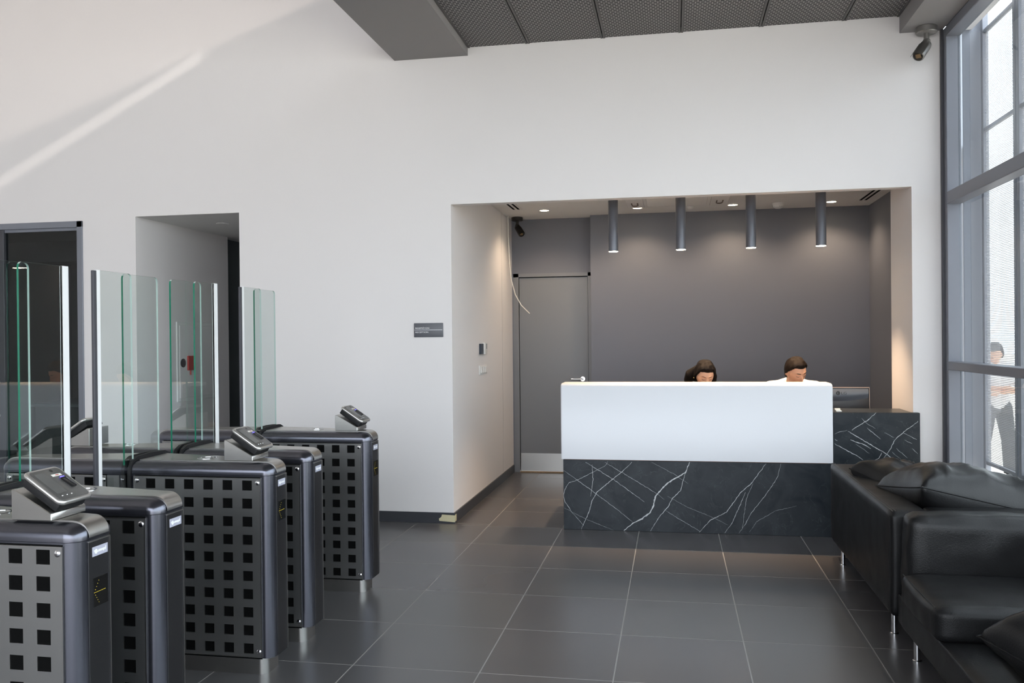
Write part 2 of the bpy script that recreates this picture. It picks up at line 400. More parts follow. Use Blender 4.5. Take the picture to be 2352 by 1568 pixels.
# hall shell
mb = MB(); mb.box(-8.15, -8, -12.5, .1, 0, 7.8); struct('wall_far_left', mb, white, 'white left wall of the hall', 'wall', smooth=False)
mb = MB(); mb.box(-8.15, 3.05, -12.65, .1, 7.8, 7.95); struct('ceiling_hall', mb, white_ceil, 'high white ceiling of the hall', 'ceiling', smooth=False)
o = wall_y('wall_clerestory', -12.5, .1, 3.74, 7.8, -3.05, -2.9, [(-3.3, -.5, 6.04, 7.6), (-8.4, -4.95, 6.95, 7.05)], white, label='unseen upper wall above the window front, openings cut to shape the sun streaks', cat='wall')  # unseen; openings shaped to cut the spot light into streaks
o.data.transform(Matrix.Rotation(PI/2, 4, 'Z'))
wall_y('wall_front', -8.15, 3.05, -.2, 7.8, -12.65, -12.5, [(-5.4, 2.8, .1, 5.2)], frontwall, label='entrance wall behind the viewer', cat='wall')

# lowered ceiling of expanded-metal panels
mb = MB(); mb.box(-.745, 2.545, -8, 0, 3.905, 4.0); ceil = struct('ceiling', mb, alu_d, 'lowered ceiling of dark expanded metal panels', 'ceiling', smooth=False)
edges = [-.745, -.252, .350, .952, 1.554, 2.156, 2.545]
for a, b in zip(edges[:-1], edges[1:]):
    for j in range(5):
        mb = MB(); y1 = -1.5*j; y0 = y1-1.5
        w, h = (b-a)/2-.004, .75-.003
        mb.box(-w, w, -h, h, 0, .004)
        for sx in (-1, 1): mb.box(sx*w, sx*(w-.014), -h, h, -.006, .0)
        o = mb.build('ceiling_panel', [slots, mat('panel_flange_grey', (.10, .095, .094), .6)], ceil, smooth=False)
        for p in o.data.polygons: p.material_index = 0 if p.index < 6 else 1
        o.location = ((a+b)/2, (y0+y1)/2, 3.866)
mb = MB(); mb.box(-1.365, -.745, -8, 0, 3.80, 4.02); struct('trim_1', mb, soffit, 'grey soffit along the left edge of the lowered ceiling', 'soffit', smooth=False)
mb = MB(); mb.box(2.545, 2.84, -8, 0, 3.74, 4.02); struct('trim_2', mb, bulk, 'grey bulkhead along the window side of the lowered ceiling', 'soffit', smooth=False)
mb = MB(); mb.box(-.745, 2.545, -8.1, -8, 3.74, 4.02); struct('trim_5', mb, soffit, 'grey end fascia of the lowered ceiling', 'soffit', smooth=False)

# baseboards
mb = MB(); mb.box(-2.765, -.888, -.012, 0, 0, .085); struct('baseboard_back', mb, basebd, 'dark baseboard under the white wall', 'baseboard', smooth=False)
mb = MB(); mb.box(-.9, -.888, 0, 2.70, 0, .085); struct('baseboard_left', mb, basebd, 'dark baseboard in the recess', 'baseboard', smooth=False)
mb = MB(); mb.box(-4.262, -3.745, -.012, 0, 0, .085); struct('baseboard_far_left', mb, basebd, 'dark baseboard between the door and the corridor', 'baseboard', smooth=False)

mb = MB(); mb.box(-.9, -.8988, 2.117, 2.120, .09, 2.83); struct('trim_8', mb, plastic_g, 'hairline joint in the recess side wall', 'trim', smooth=False)
# door_1: grey flush door in the niche
d = tag(empty('door_1', (-.45, 2.72, 0)), 'grey flush door with steel kick plate', 'door', kind='structure')
mb = MB()
for x0, x1, z0, z1 in ((-.435, -.377, 0, 2.225), (.402, .435, 0, 2.225), (-.435, .435, 2.186, 2.225)): mb.box(x0, x1, -.004, .1, z0, z1)
mb.build('door_frame', doorpaint, d, smooth=False)
mb = MB(); mb.box(-.372, .398, .015, .06, .012, 2.178, .002, 1); mb.build('door_leaf', doorpaint, d, smooth=False)
mb = MB(); mb.box(-.368, .394, .010, .0152, .016, .212); mb.build('kick_plate', steel, d, smooth=False)
mb = MB(); mb.box(-.372, .398, -.03, .02, 0, .011); mb.build('threshold', mat('brown_threshold', (.25, .16, .08), .5), d, smooth=False)
mb = MB(); mb.cyl((.335, .015, 1.045), (.335, .003, 1.045), .026, n=24); mb.cyl((.335, .005, 1.045), (.335, -.045, 1.045), .009, n=12); mb.cap((.335, -.045, 1.045), (.215, -.047, 1.045), .009, n=12)
mb.build('door_handle', chrome, d)
# door_2: glazed door to the dark room
d = tag(empty('door_2', (-4.262, 0, 0)), 'wide glazed door in a grey aluminium frame at the left', 'door', kind='structure')
mb = MB(); mb.box(-.055, 0, -.012, .09, 0, 2.58, .003, 1); mb.box(-1.69, -.0, -.012, .09, 2.525, 2.58, .003, 1); mb.build('door_frame', alu, d)
mb = MB(); mb.box(-.88, -.80, -.004, .06, 0, 2.525, .003, 1); mb.box(-1.69, -1.62, -.004, .06, 0, 2.525, .003, 1); mb.build('door_stile', alu_d, d)
mb = MB(); mb.box(-.80, -.055, .01, .05, 2.50, 2.525); mb.build('door_rail', alu, d, smooth=False)
mb = MB(); mb.box(-.80, -.055, .025, .035, .05, 2.50); mb.build('glass_pane', glass_dark, d, smooth=False)
mb = MB(); mb.box(-1.62, -.88, .025, .035, .05, 2.525); mb.build('glass_pane', glass_dark, d, smooth=False)
mb = MB(); mb.tube([(-.86, -.004, 1.15), (-.86, -.05, 1.15), (-.86, -.05, .85), (-.86, -.004, .85)], .011); mb.build('pull_handle', steel, d)
# door_3: dark door at the end of the corridor
d = tag(empty('door_3', (-3.2, 2.6, 0)), 'dark door at the end of the corridor', 'door', kind='structure')
mb = MB(); mb.box(-.40, .40, -.02, 0, 0, 2.3, .003, 1); mb.build('door_leaf', darkpaint, d)
mb = MB(); mb.box(-.46, -.40, -.03, 0, 0, 2.36); mb.box(.40, .435, -.03, 0, 0, 2.36); mb.box(-.46, .435, -.03, 0, 2.3, 2.36); mb.build('door_frame', alu_d, d, smooth=False)

# window_1: curtain-wall front on the right
w = tag(empty('window_1', (2.89, 0, 0)), 'tall aluminium framed window front', 'window', kind='structure')
MUL = [(-.085, 0.0), (-1.93, -1.87), (-3.61, -3.55), (-5.29, -5.23), (-6.97, -6.91), (-8.65, -8.59), (-10.4, -10.34)]
for y0, y1 in MUL:
    mb = MB(); mb.box(-.05, .05, y0, y1, 0, 3.74, .004, 1); mb.build('mullion', alu, w)
TR = [(0, .08), (1.245, 1.305), (2.45, 2.54), (3.665, 3.74)]
for (ya, yb) in zip(MUL[:-1], MUL[1:]):
    for z0, z1 in TR:
        mb = MB(); mb.box(-.05, .05, yb[1], ya[0], z0, z1, .004, 1); mb.build('transom', alu, w)
    for (z0, z1) in zip([t[1] for t in TR[:-1]], [t[0] for t in TR[1:]]):
        mb = MB(); mb.box(.030, .040, yb[1], ya[0], z0, z1); mb.build('glass_pane', glass_win, w, smooth=False)
mb = MB(); mb.box(2.822, 2.84, -.03, 0, 0, 3.74); struct('trim_3', mb, alu_d, 'dark strip drawn for the shadow gap between the wall and the window frame', 'trim', smooth=False)  # dark strip stands in for the shade inside the gap
mb = MB(); mb.box(2.84, 2.95, -10.6, -.085, 3.74, 3.76); struct('trim_7', mb, alu_d, 'dark head strip over the window front', 'trim', smooth=False)
# outside: pale ledge, facade pier, ground
mb = MB(); mb.box(2.955, 3.45, -12, .6, -.22, .40, .01, 1); struct('trim_4', mb, concrete, 'pale ledge outside the window', 'ledge')
mb = MB(); mb.box(2.985, 3.135, .03, .12, .40, 3.95, .003, 1); struct('wall_facade_pier', mb, alu, 'grey facade panel outside the window edge', 'wall')
mb = MB(); mb.box(-60, 60, -70, 70, -.4, -.22); struct('ground', mb, concrete, 'paved ground outside, sunlight put into its pale colour', 'ground', smooth=False)

# perforated sunscreens outside
def sunscreen(y0, y1, label):
    r = tag(empty('sunscreen', (3.12, (y0+y1)/2, .40)), label, 'screen', 'perforated sunscreens outside the window')
    h = (y1-y0)/2
    mb = MB(); mb.box(-.001, .001, -h, h, .17, 3.30); mb.build('perforated_sheet', perf, r, smooth=False)
    for z in (.165, 2.585, 3.30):
        mb = MB(); mb.box(-.012, .012, -h, h, z-.012, z+.012); mb.build('rail', alu, r, smooth=False)
    for y in (-h, h):
        mb = MB(); mb.box(-.02, .02, y-.02, y+.02, 0, 3.5, .003, 1); mb.build('post', alu, r)
    return r
sunscreen(-.62, -.02, 'perforated metal sunscreen nearest the white wall, outside the window')
sunscreen(-1.86, -.68, 'perforated metal sunscreen at the right picture edge, outside the window')
# ================================================================== TURNSTILES
XJ0, XJ1 = -1.595, -1.645          # slot between the two halves
def half_outline(xa, xb, r=.045, inset=0.):
    """plan of one half: xa at the slot, xb at the free end; front straight, back tapering"""
    s = 1 if xb > xa else -1
    pts = [(xa, inset)]
    xe = xb-s*inset
    for k in range(7):
        t = k/6*PI/2; pts.append((xe-s*r+s*r*math.sin(t), inset+r-r*math.cos(t)))
    be = .165-inset
    for k in range(5):
        t = k/4*PI/2; q = .02; pts.append((xe-s*q+s*q*math.cos(t), be-q+q*math.sin(t)))
    pts.append((xa, .315-inset))
    return pts
def half_mesh(xa, xb, z0, z1, inset=0., r=.045):
    mb = MB(); mb.prism(half_outline(xa, xb, r, inset), z0, z1); return mb
def cover_mesh(xa, xb):
    """rounded hood: stacked outlines shrinking over a quarter round"""
    mb = MB(); bm = mb.bm; rings = []
    prof = [(-.002, .900), (-.002, .912)]+[(.0475*(1-math.cos(t))-.002, .912+.042*math.sin(t)) for t in [k/7*PI/2 for k in range(1, 8)]]
    for ins, z in prof:
        o = half_outline(xa, xb, .05, ins); rings.append([bm.verts.new((x, y, z)) for x, y in o])
    n = len(rings[0])
    for a, b in zip(rings[:-1], rings[1:]):
        for k in range(n): bm.faces.new((a[k], a[(k+1) % n], b[(k+1) % n], b[k]))
    bm.faces.new(rings[0][::-1]); bm.faces.new(rings[-1])
    return mb
def strip_mesh(xa, xb):
    """bright steel top plate that rolls over the free end"""
    s = 1 if xb > xa else -1
    mb = MB(); bm = mb.bm; rows = []
    path = [(xa, .9575), (xb-s*.0475, .9575)]+[(xb-s*.0475+s*.0530*math.sin(t), .912+.0455*math.cos(t)) for t in [k/7*PI/2 for k in range(1, 8)]]
    for x, z in path:
        u = abs(x-xa)/abs(xb-xa); y0 = .047; y1 = .268-.125*u
        rows.append([bm.verts.new((x, y0, z)), bm.verts.new((x, y1, z)), bm.verts.new((x, y1, z-.006)), bm.verts.new((x, y0, z-.006))])
    for a, b in zip(rows[:-1], rows[1:]):
        for k in range(4): bm.faces.new((a[k], a[(k+1) % 4], b[(k+1) % 4], b[k]))
    bm.faces.new(rows[0]); bm.faces.new(rows[-1][::-1])
    return mb
def perf_panel(x0, x1, z0, z1, cols, rows, hw, hh, y=-.006, t=.005):
    xs = [x0]+[v for c in cols for v in (c-hw, c+hw)]+[x1]; zs = [z0]+[v for c in rows for v in (c-hh, c+hh)]+[z1]
    mb = MB(); bm = mb.bm; cache = {}
    def V(i, j, k):
        if (i, j, k) not in cache: cache[i, j, k] = bm.verts.new((xs[i], y+t*k, zs[j]))
        return cache[i, j, k]
    sol = lambda i, j: 0 <= i < len(xs)-1 and 0 <= j < len(zs)-1 and not (i % 2 and j % 2)
    for i in range(len(xs)-1):
        for j in range(len(zs)-1):
            if not sol(i, j): continue
            bm.faces.new((V(i, j, 0), V(i+1, j, 0), V(i+1, j+1, 0), V(i, j+1, 0)))
            nf0 = len(bm.faces)
            if not sol(i-1, j): bm.faces.new((V(i, j, 0), V(i, j+1, 0), V(i, j+1, 1), V(i, j, 1)))
            if not sol(i+1, j): bm.faces.new((V(i+1, j, 0), V(i+1, j, 1), V(i+1, j+1, 1), V(i+1, j+1, 0)))
            if not sol(i, j-1): bm.faces.new((V(i, j, 0), V(i, j, 1), V(i+1, j, 1), V(i+1, j, 0)))
            if not sol(i, j+1): bm.faces.new((V(i, j+1, 0), V(i+1, j+1, 0), V(i+1, j+1, 1), V(i, j+1, 1)))
            bm.faces.ensure_lookup_table()
            for q in range(nf0, len(bm.faces)): bm.faces[q].material_index = 1  # hole and border walls take brighter steel to imitate caught light
    return mb
def panel_edge_glint(x0, x1, z0, z1):
    mb = MB(); w = .003  # added bright rim imitates light caught along the panel border
    for a in ((x0, x1, z1-w, z1), (x0, x1, z0, z0+w), (x0, x0+w, z0, z1), (x1-w, x1, z0, z1)): mb.box(a[0], a[1], -.0075, -.0055, a[2], a[3])
    return mb
def pane_mesh(y0, y1, xo, round0, round1, z0=.30, z1=1.822, r=.022, t=.009):
    """glass leaf in the YZ plane with chosen top corners rounded; edge faces use slot 1"""
    poly = [(y0, z0), (y1, z0)]
    if round1: poly += [(y1-r+r*math.cos(a), z1-r+r*math.sin(a)) for a in [k/5*PI/2 for k in range(6)]]
    else: poly.append((y1, z1))
    if round0: poly += [(y0+r-r*math.sin(a), z1-r+r*math.cos(a)) for a in [k/5*PI/2 for k in range(6)]]
    else: poly.append((y0, z1))
    mb = MB(); vs, fs = mb.prism(poly, xo-t/2, xo+t/2, 'X')
    for f in fs[2:]:
        f.normal_update(); f.material_index = 2 if f.normal.y > .3 or f.normal.z > .5 else 1  # back and top edges use a paler copy, brightness put into colour
    return mb
ROWS10 = [.856-.0815*k for k in range(10)]
_proto = {}
def part(key, fn, m, parent, name, **k):
    """parts with the same shape share mesh data"""
    if key not in _proto:
        o = fn().build(name, m, parent, **k); _proto[key] = o.data
    else:
        o = bpy.data.objects.new(name, _proto[key]); COL.objects.link(o); o.parent = parent
    return o
def screw(x, z, y=-.006):
    mb = MB(); Mx = Matrix.Translation((x, y, z)) @ Matrix.Rotation(PI/2, 4, 'X')
    mb.lathe([(.0105, -.001), (.0105, .002), (.007, .0045), (0, .005)], n=16, M=Mx)
    mb.box(x-.006, x+.006, y-.0056, y-.0044, z-.0008, z+.0008)
    return mb
def turnstile(y0, label, wing=None, display=False, left_reader=False):
    r = tag(empty('turnstile', (0, y0, 0)), label, 'turnstile', 'turnstile cabinets in a row')
    part('baseR', lambda: half_mesh(XJ0, -.93, 0, .078, .014, .038), steel, r, 'plinth')
    part('baseL', lambda: half_mesh(XJ1, -2.27, 0, .078, .014, .038), steel, r, 'plinth')
    part('bodyR', lambda: half_mesh(XJ0, -.905, .079, .8985), anth, r, 'body')
    part('bodyL', lambda: half_mesh(XJ1, -2.295, .079, .8985), anth, r, 'body')
    part('covR', lambda: cover_mesh(XJ0, -.905), anth, r, 'cover', ang=60)
    part('covL', lambda: cover_mesh(XJ1, -2.295), anth, r, 'cover', ang=60)
    part('strR', lambda: strip_mesh(XJ0+.01, -.905), steel, r, 'top_plate')
    part('strL', lambda: strip_mesh(XJ1-.01, -2.295), steel, r, 'top_plate')
    def void(x0, x1):
        mb = MB(); mb.box(x0, x1, -.0012, .0, .075, .893); return mb
    part('voidR', lambda: void(-1.578, -.955), black, r, 'panel_backing', smooth=False)
    part('voidL', lambda: void(-2.245, -1.722), black, r, 'panel_backing', smooth=False)
    part('panR', lambda: perf_panel(-1.582, -.952, .083, .889, [-1.4955+.0955*k for k in range(6)], ROWS10[::-1], .0235, .0225), [panelst, steel], r, 'perforated_panel', smooth=False)
    part('panL', lambda: perf_panel(-2.25, -1.722, .083, .889, [-2.195+.0955*k for k in range(5)], ROWS10[::-1], .0235, .0225), [panelst, steel], r, 'perforated_panel', smooth=False)
    part('edgR', lambda: panel_edge_glint(-1.582, -.952, .083, .889), steel, r, 'panel_edge_glint', smooth=False)
    part('edgL', lambda: panel_edge_glint(-2.25, -1.722, .083, .889), steel, r, 'panel_edge_glint', smooth=False)
    def plain():
        mb = MB(); mb.box(-1.718, -1.656, -.006, -.001, .083, .889)
        return mb
    part('plain', plain, panelst, r, 'plain_panel', smooth=False)
    for x, z in ((-1.565, .868), (-.968, .868), (-1.735, .868), (-2.235, .868), (-.968, .11)):
        part(('screw', x, z), lambda: screw(x, z), chrome, r, 'panel_lock')
    # flat end plate below the hood
    def endp(s, xb):
        mb = MB(); mb.box(xb, xb+s*.003, .047, .143, .081, .893, .001, 1); return mb
    part('endR', lambda: endp(1, -.9055), endst, r, 'end_plate')
    part('endL', lambda: endp(-1, -2.2945), endst, r, 'end_plate')
    def trim(s, xb):
        mb = MB(); a, b = sorted((xb-s*.001, xb+s*.0045)); mb.box(a, b, .1465, .1495, .081, .893); mb.box(a, b, .047, .1495, .890, .8935); return mb  # added steel lines imitate the lit rounded corner and hood gap
    part('glintR', lambda: trim(1, -.9045), steel, r, 'end_glint_strip', smooth=False)
    part('glintL', lambda: trim(-1, -2.2955), steel, r, 'end_glint_strip', smooth=False)
    def brush():
        mb = MB(); prof = [(-.010, .08), (-.010, .88), (-.008, .92), (.01, .955), (.05, .972), (.16, .976), (.27, .972), (.31, .957), (.326, .93), (.326, .08)]
        bm = mb.bm
        for x0, x1 in ((-1.612, -1.596), (-1.644, -1.628)):
            inner = [(.0, .08), (.0, .88), (.002, .91), (.02, .938), (.055, .95), (.16, .952), (.26, .95), (.29, .94), (.30, .92), (.30, .08)]
            A = [[bm.verts.new((x, y, z)) for y, z in prof] for x in (x0, x1)]; B = [[bm.verts.new((x, y, z)) for y, z in inner] for x in (x0, x1)]
            for k in range(len(prof)-1):
                bm.faces.new((A[0][k], A[0][k+1], A[1][k+1], A[1][k])); bm.faces.new((B[0][k], B[1][k], B[1][k+1], B[0][k+1]))
                bm.faces.new((A[0][k], B[0][k], B[0][k+1], A[0][k+1])); bm.faces.new((A[1][k], A[1][k+1], B[1][k+1], B[1][k]))
        return mb
    part('brush', brush, rubber, r, 'brush_seal')
    def disc(x, y):
        mb = MB(); mb.lathe([(.036, .9572), (.036, .9592), (.043, .9592), (.043, .9572)], c=(x, y, 0), n=32); return mb
    part('discR', lambda: disc(-1.29, .13), chrome, r, 'card_ring')
    if left_reader: part('discL', lambda: disc(-2.0, .16), chrome, r, 'card_ring')
    # maker's plate under the hood of the end face
    pl = part('plate', lambda: (lambda m: (m.box(-.9028, -.9012, .064, .138, .842, .872, .0006, 1), m)[1])(MB()), mat('lavender_plate', (.42, .42, .50), .4), r, 'maker_plate')
    def mark():
        mb = MB(); x = -.9008
        mb.cyl((x, .080, .857), (x+.0006, .080, .857), .0075, n=18)
        mb.box(x, x+.0006, .070, .080, .858, .862); mb.box(x, x+.0006, .084, .090, .8535, .857)
        yy = .0905
        for k, (ww, h0, h1) in enumerate([(.0045, .0535, .0605), (.0055, .0535, .0605), (.0045, .0535, .0605), (.005, .0535, .0605), (.0045, .051, .0605), (.0045, .0535, .0605), (.0035, .0535, .065)]):
            mb.box(x, x+.0006, yy, yy+ww, .80+h0, .80+h1); yy += ww+.0009
        return mb
    part('mark', mark, mat('white_ink', (.85, .85, .85), .5), pl, 'maker_mark', smooth=False)
    if display:
        dp = part('disp', lambda: (lambda m: (m.box(-.9028, -.9008, .067, .137, .685, .775, .0006, 1), m)[1])(MB()), mat('black_gloss_glass', (.006, .006, .006), .12), r, 'lane_display')
        def arrow():
            mb = MB(); x = -.9007
            pts = [(.070+.0052*k, .7300) for k in range(11)]+[(.070+.0055*k, .7300+.0085*k) for k in range(1, 5)]+[(.070+.0055*k, .7300-.0085*k) for k in range(1, 5)]
            for y, z in pts: mb.sph((x, y, z), .0011, 8, 6, (.4, 1, 1))
            return mb
        part('arrow', arrow, led, dp, 'arrow_lights')
    if wing:
        f0, f1, s0, s1, edge = wing
        pane_mesh(f0-y0, f1-y0, -1.634, True, True).build('glass_panel', [glass_gate, glassedge, glasslit], r, smooth=False)
        g = pane_mesh(s0-y0, s1-y0, -1.606, edge != 's0', edge != 's1').build('sliding_glass', [glass_gate, glassedge, glasslit], r, smooth=False)
        ye = (s0 if edge == 's0' else s1)-y0; sg = -1 if edge == 's0' else 1; PW, RW = (.022, .022) if edge == 's0' else (.034, .007)
        mb = MB(); mb.box(-1.613, -1.599, *sorted((ye, ye+sg*PW)), .30, 1.823); mb.build('edge_profile', mat('white_reflection_alu', (.80, .80, .80), .55, 0.), g, smooth=False)  # white reflection in the metal profile put into its colour
        mb = MB(); mb.box(-1.6125, -1.5995, *sorted((ye+sg*PW, ye+sg*(PW+RW))), .30, 1.820, .003, 2); mb.build('rubber_edge', mat('grey_rubber', (.05, .05, .06), .5), g)
    return r
T1, T2, T3, T4, T5 = -4.535, -4.115, -3.25, -2.83, -1.97
turnstile(T1, 'nearest turnstile cabinet, cut off by the lower left corner, with card terminal on top', None, True)
turnstile(T2, 'second turnstile cabinet from the viewer, plain end face without arrow display', (-4.15, -3.845, -3.934, -3.692, 's1'))
turnstile(T3, 'middle turnstile cabinet with perforated steel front and card terminal on top', (-3.25, -2.974, -3.455, -3.225, 's0'), True)
turnstile(T4, 'fourth turnstile cabinet, right behind the middle one, plain end face', (-2.861, -2.572, -2.685, -2.490, 's1'), left_reader=True)
turnstile(T5, 'farthest turnstile cabinet, closest to the white wall', (-1.964, -1.688, -2.155, -1.935, 's0'), True)

# card and fingerprint terminals
def terminal(loc, rz, label):
    r = tag(empty('card_terminal', loc, rz), label, 'terminal', 'card terminals on the turnstiles')
    # wedge bracket, low edge towards +X
    mb = MB(); mb.prism([(-.07, 0), (.07, 0), (.07, .022), (.060, .028), (-.058, .094), (-.07, .094)], -.080, .080, 'Y')
    bmesh.ops.bevel(mb.bm, geom=list(mb.bm.edges), offset=.002, segments=1, affect='EDGES')
    mb.build('bracket', steel, r)
    a = R(34); Mx = Matrix.Translation((.018, 0, .074)) @ Matrix.Rotation(a, 4, 'Y') @ Matrix.Scale(.83, 4)
    mb = MB(); mb.box(-.088, .088, -.078, .078, -.014, .022, .006, 2, M=Mx); mb.build('housing', rubber, r)
    Mh = Mx.copy()
    mb = MB(); bm = mb.bm
    def rr(hx, hy, rad, z):
        v = []
        for cx, cy, a0 in ((hx-rad, hy-rad, 0), (-hx+rad, hy-rad, PI/2), (-hx+rad, -hy+rad, PI), (hx-rad, -hy+rad, 3*PI/2)):
            v += [bm.verts.new(Mh @ Vector((cx+rad*math.cos(a0+k/5*PI/2), cy+rad*math.sin(a0+k/5*PI/2), z))) for k in range(6)]
        return v
    rings = [rr(.096, .088, .024, .0225), rr(.100, .092, .026, .028), rr(.100, .092, .026, .034), rr(.096, .088, .024, .040), rr(.092, .084, .021, .0415)]
    for A, B in zip(rings[:-1], rings[1:]):
        for k in range(24): bm.faces.new((A[k], A[(k+1) % 24], B[(k+1) % 24], B[k]))
    bm.faces.new(rings[0][::-1]); bm.faces.new(rings[-1])
    mb.build('bezel', mat('satin_silver', (.62, .61, .59), .28, .9), r, ang=50)
    mb = MB(); bm = mb.bm; A = rr(.088, .080, .018, .0416); B = rr(.087, .079, .018, .0426)
    for k in range(24): bm.faces.new((A[k], A[(k+1) % 24], B[(k+1) % 24], B[k]))
    bm.faces.new(B); bm.faces.new(A[::-1])
    face = mb.build('face_plate', mat('grey_face_plate', (.075, .072, .068), .3, spec=.5), r, ang=50)
    mb = MB(); mb.box(-.070, .050, -.066, -.012, .0426, .0432, M=Mh); mb.build('display', screen, face, smooth=False)
    mb = MB(); mb.box(-.026, .034, .030, .060, .0426, .0440, .004, 2, M=Mh); mb.build('fingerprint_sensor', blackpl, face)
    mb = MB(); mb.box(-.0335, -.029, .036, .058, .0426, .0436, M=Mh); mb.build('status_light', blueled, face, smooth=False)
    mb = MB(); mb.box(-.052, -.040, .006, .056, .0426, .0434, M=Mh); st = mb.build('name_sticker', paper, face, smooth=False)
    mb = MB(); mb.box(-.048, -.044, .024, .042, .0434, .0437, M=Mh); mb.build('sticker_print', redp, face, smooth=False)
    mb = MB()
    for y in (-.055, -.03, -.005): mb.sph(Mh @ Vector((.066, y, .0426)), .0028, 8, 6)
    mb.build('key_dots', chrome, face)
    mb = MB(); mb.cyl(Mh @ Vector((-.074, .030, .0426)), Mh @ Vector((-.074, .030, .0432)), .006, n=14); mb.build('camera_dot', blackpl, face)
    return r
ZT = .9580
terminal((-1.085, T1+.108, ZT), 0, 'card terminal on the nearest turnstile at the lower left')
terminal((-1.088, T3+.128, ZT), 0, 'card terminal on the middle turnstile, screen tilted to the right')
terminal((-1.068, T5+.130, ZT), 0, 'card terminal on the farthest turnstile, against the white wall')
terminal((-2.235, T4+.135, ZT), PI, 'card terminal facing left, seen behind the glass gates')
# ================================================================== RECEPTION DESK
YD = -.10
desk = tag(empty('reception_desk', (1.3, 0, 0)), 'reception desk with white upper front over black veined marble', 'desk')
def dk(mb, name, m, parent=None, **k):
    mb.bm.transform(Matrix.Translation((-1.3, 0, 0))); return mb.build(name, m, parent or desk, **k)
mb = MB(); mb.prism([(YD, .552), (YD, 1.118), (YD+.014, 1.139), (YD+.03, 1.143), (.20, 1.143), (.20, 1.113), (-.02, 1.113), (-.02, .552)], .0, 2.036, 'X')
bmesh.ops.bevel(mb.bm, geom=[e for e in mb.bm.edges if abs(e.verts[0].co.x-e.verts[1].co.x) < 1e-5 and (e.verts[0].co.z > .56 or e.verts[1].co.z > .56) and e.verts[0].co.y < -.03 and e.verts[1].co.y < -.0], offset=.008, segments=2, affect='EDGES')
dk(mb, 'white_front', solid, ang=50)
mb = MB(); mb.box(.014, 2.036, YD+.008, -.03, .0, .548, .002, 1); pl = dk(mb, 'marble_plinth', marble)
mb = MB(); mb.box(2.04, 2.645, YD+.012, -.03, 0, .93, .004, 1); lowp = dk(mb, 'marble_wing', marble)
mb = MB(); mb.box(2.04, 2.60, -.03, .30, .895, .93, .003, 1); dk(mb, 'marble_ledge', marble)
mb = MB(); mb.box(.03, 2.0, -.028, -.012, .0, 1.11); mb.box(.03, .07, -.012, .66, 0, .70); mb.box(2.36, 2.40, .31, .66, 0, .70); dk(mb, 'desk_carcass', mat('grey_laminate', (.3, .3, .3), .5), smooth=False)
mb = MB(); mb.box(.03, 2.44, .04, .70, .70, .735, .003, 1); dk(mb, 'worktop', mat('dark_worktop', (.08, .075, .07), .4))
mb = MB(); mb.box(.03, 2.0, YD+.012, -.03, .548, .5525); dk(mb, 'shadow_gap', mat('copper_trim', (.30, .12, .05), .5), smooth=False)
def veins(L, parent, y):
    rnd = random.Random(3); mb = MB(); bm = mb.bm
    for w, pts in L:
        P = []
        for (a, b) in zip(pts[:-1], pts[1:]):
            n = max(2, int(math.hypot(b[0]-a[0], b[1]-a[1])/.012))
            for k in range(n):
                t = k/n; P.append((a[0]+(b[0]-a[0])*t+rnd.uniform(-1, 1)*.0022, a[1]+(b[1]-a[1])*t+rnd.uniform(-1, 1)*.0022))
        P.append(pts[-1]); prev = None; N = len(P)
        for i, p in enumerate(P):
            q = P[min(i+1, N-1)]; o_ = P[max(i-1, 0)]; dx, dz = q[0]-o_[0], q[1]-o_[1]; l = math.hypot(dx, dz) or 1
            e = min(i, N-1-i)/N; ww = w*.5*rnd.uniform(.45, 1.15)*(.45+.55*min(1, e*5))
            nx, nz = -dz/l*ww, dx/l*ww
            pr = (bm.verts.new((p[0]+nx, y, p[1]+nz)), bm.verts.new((p[0]-nx, y, p[1]-nz)))
            if prev: bm.faces.new((prev[0], prev[1], pr[1], pr[0]))
            prev = pr
    o = dk(mb, 'marble_veins', vein, parent, smooth=False); o['kind'] = 'stuff'; return o
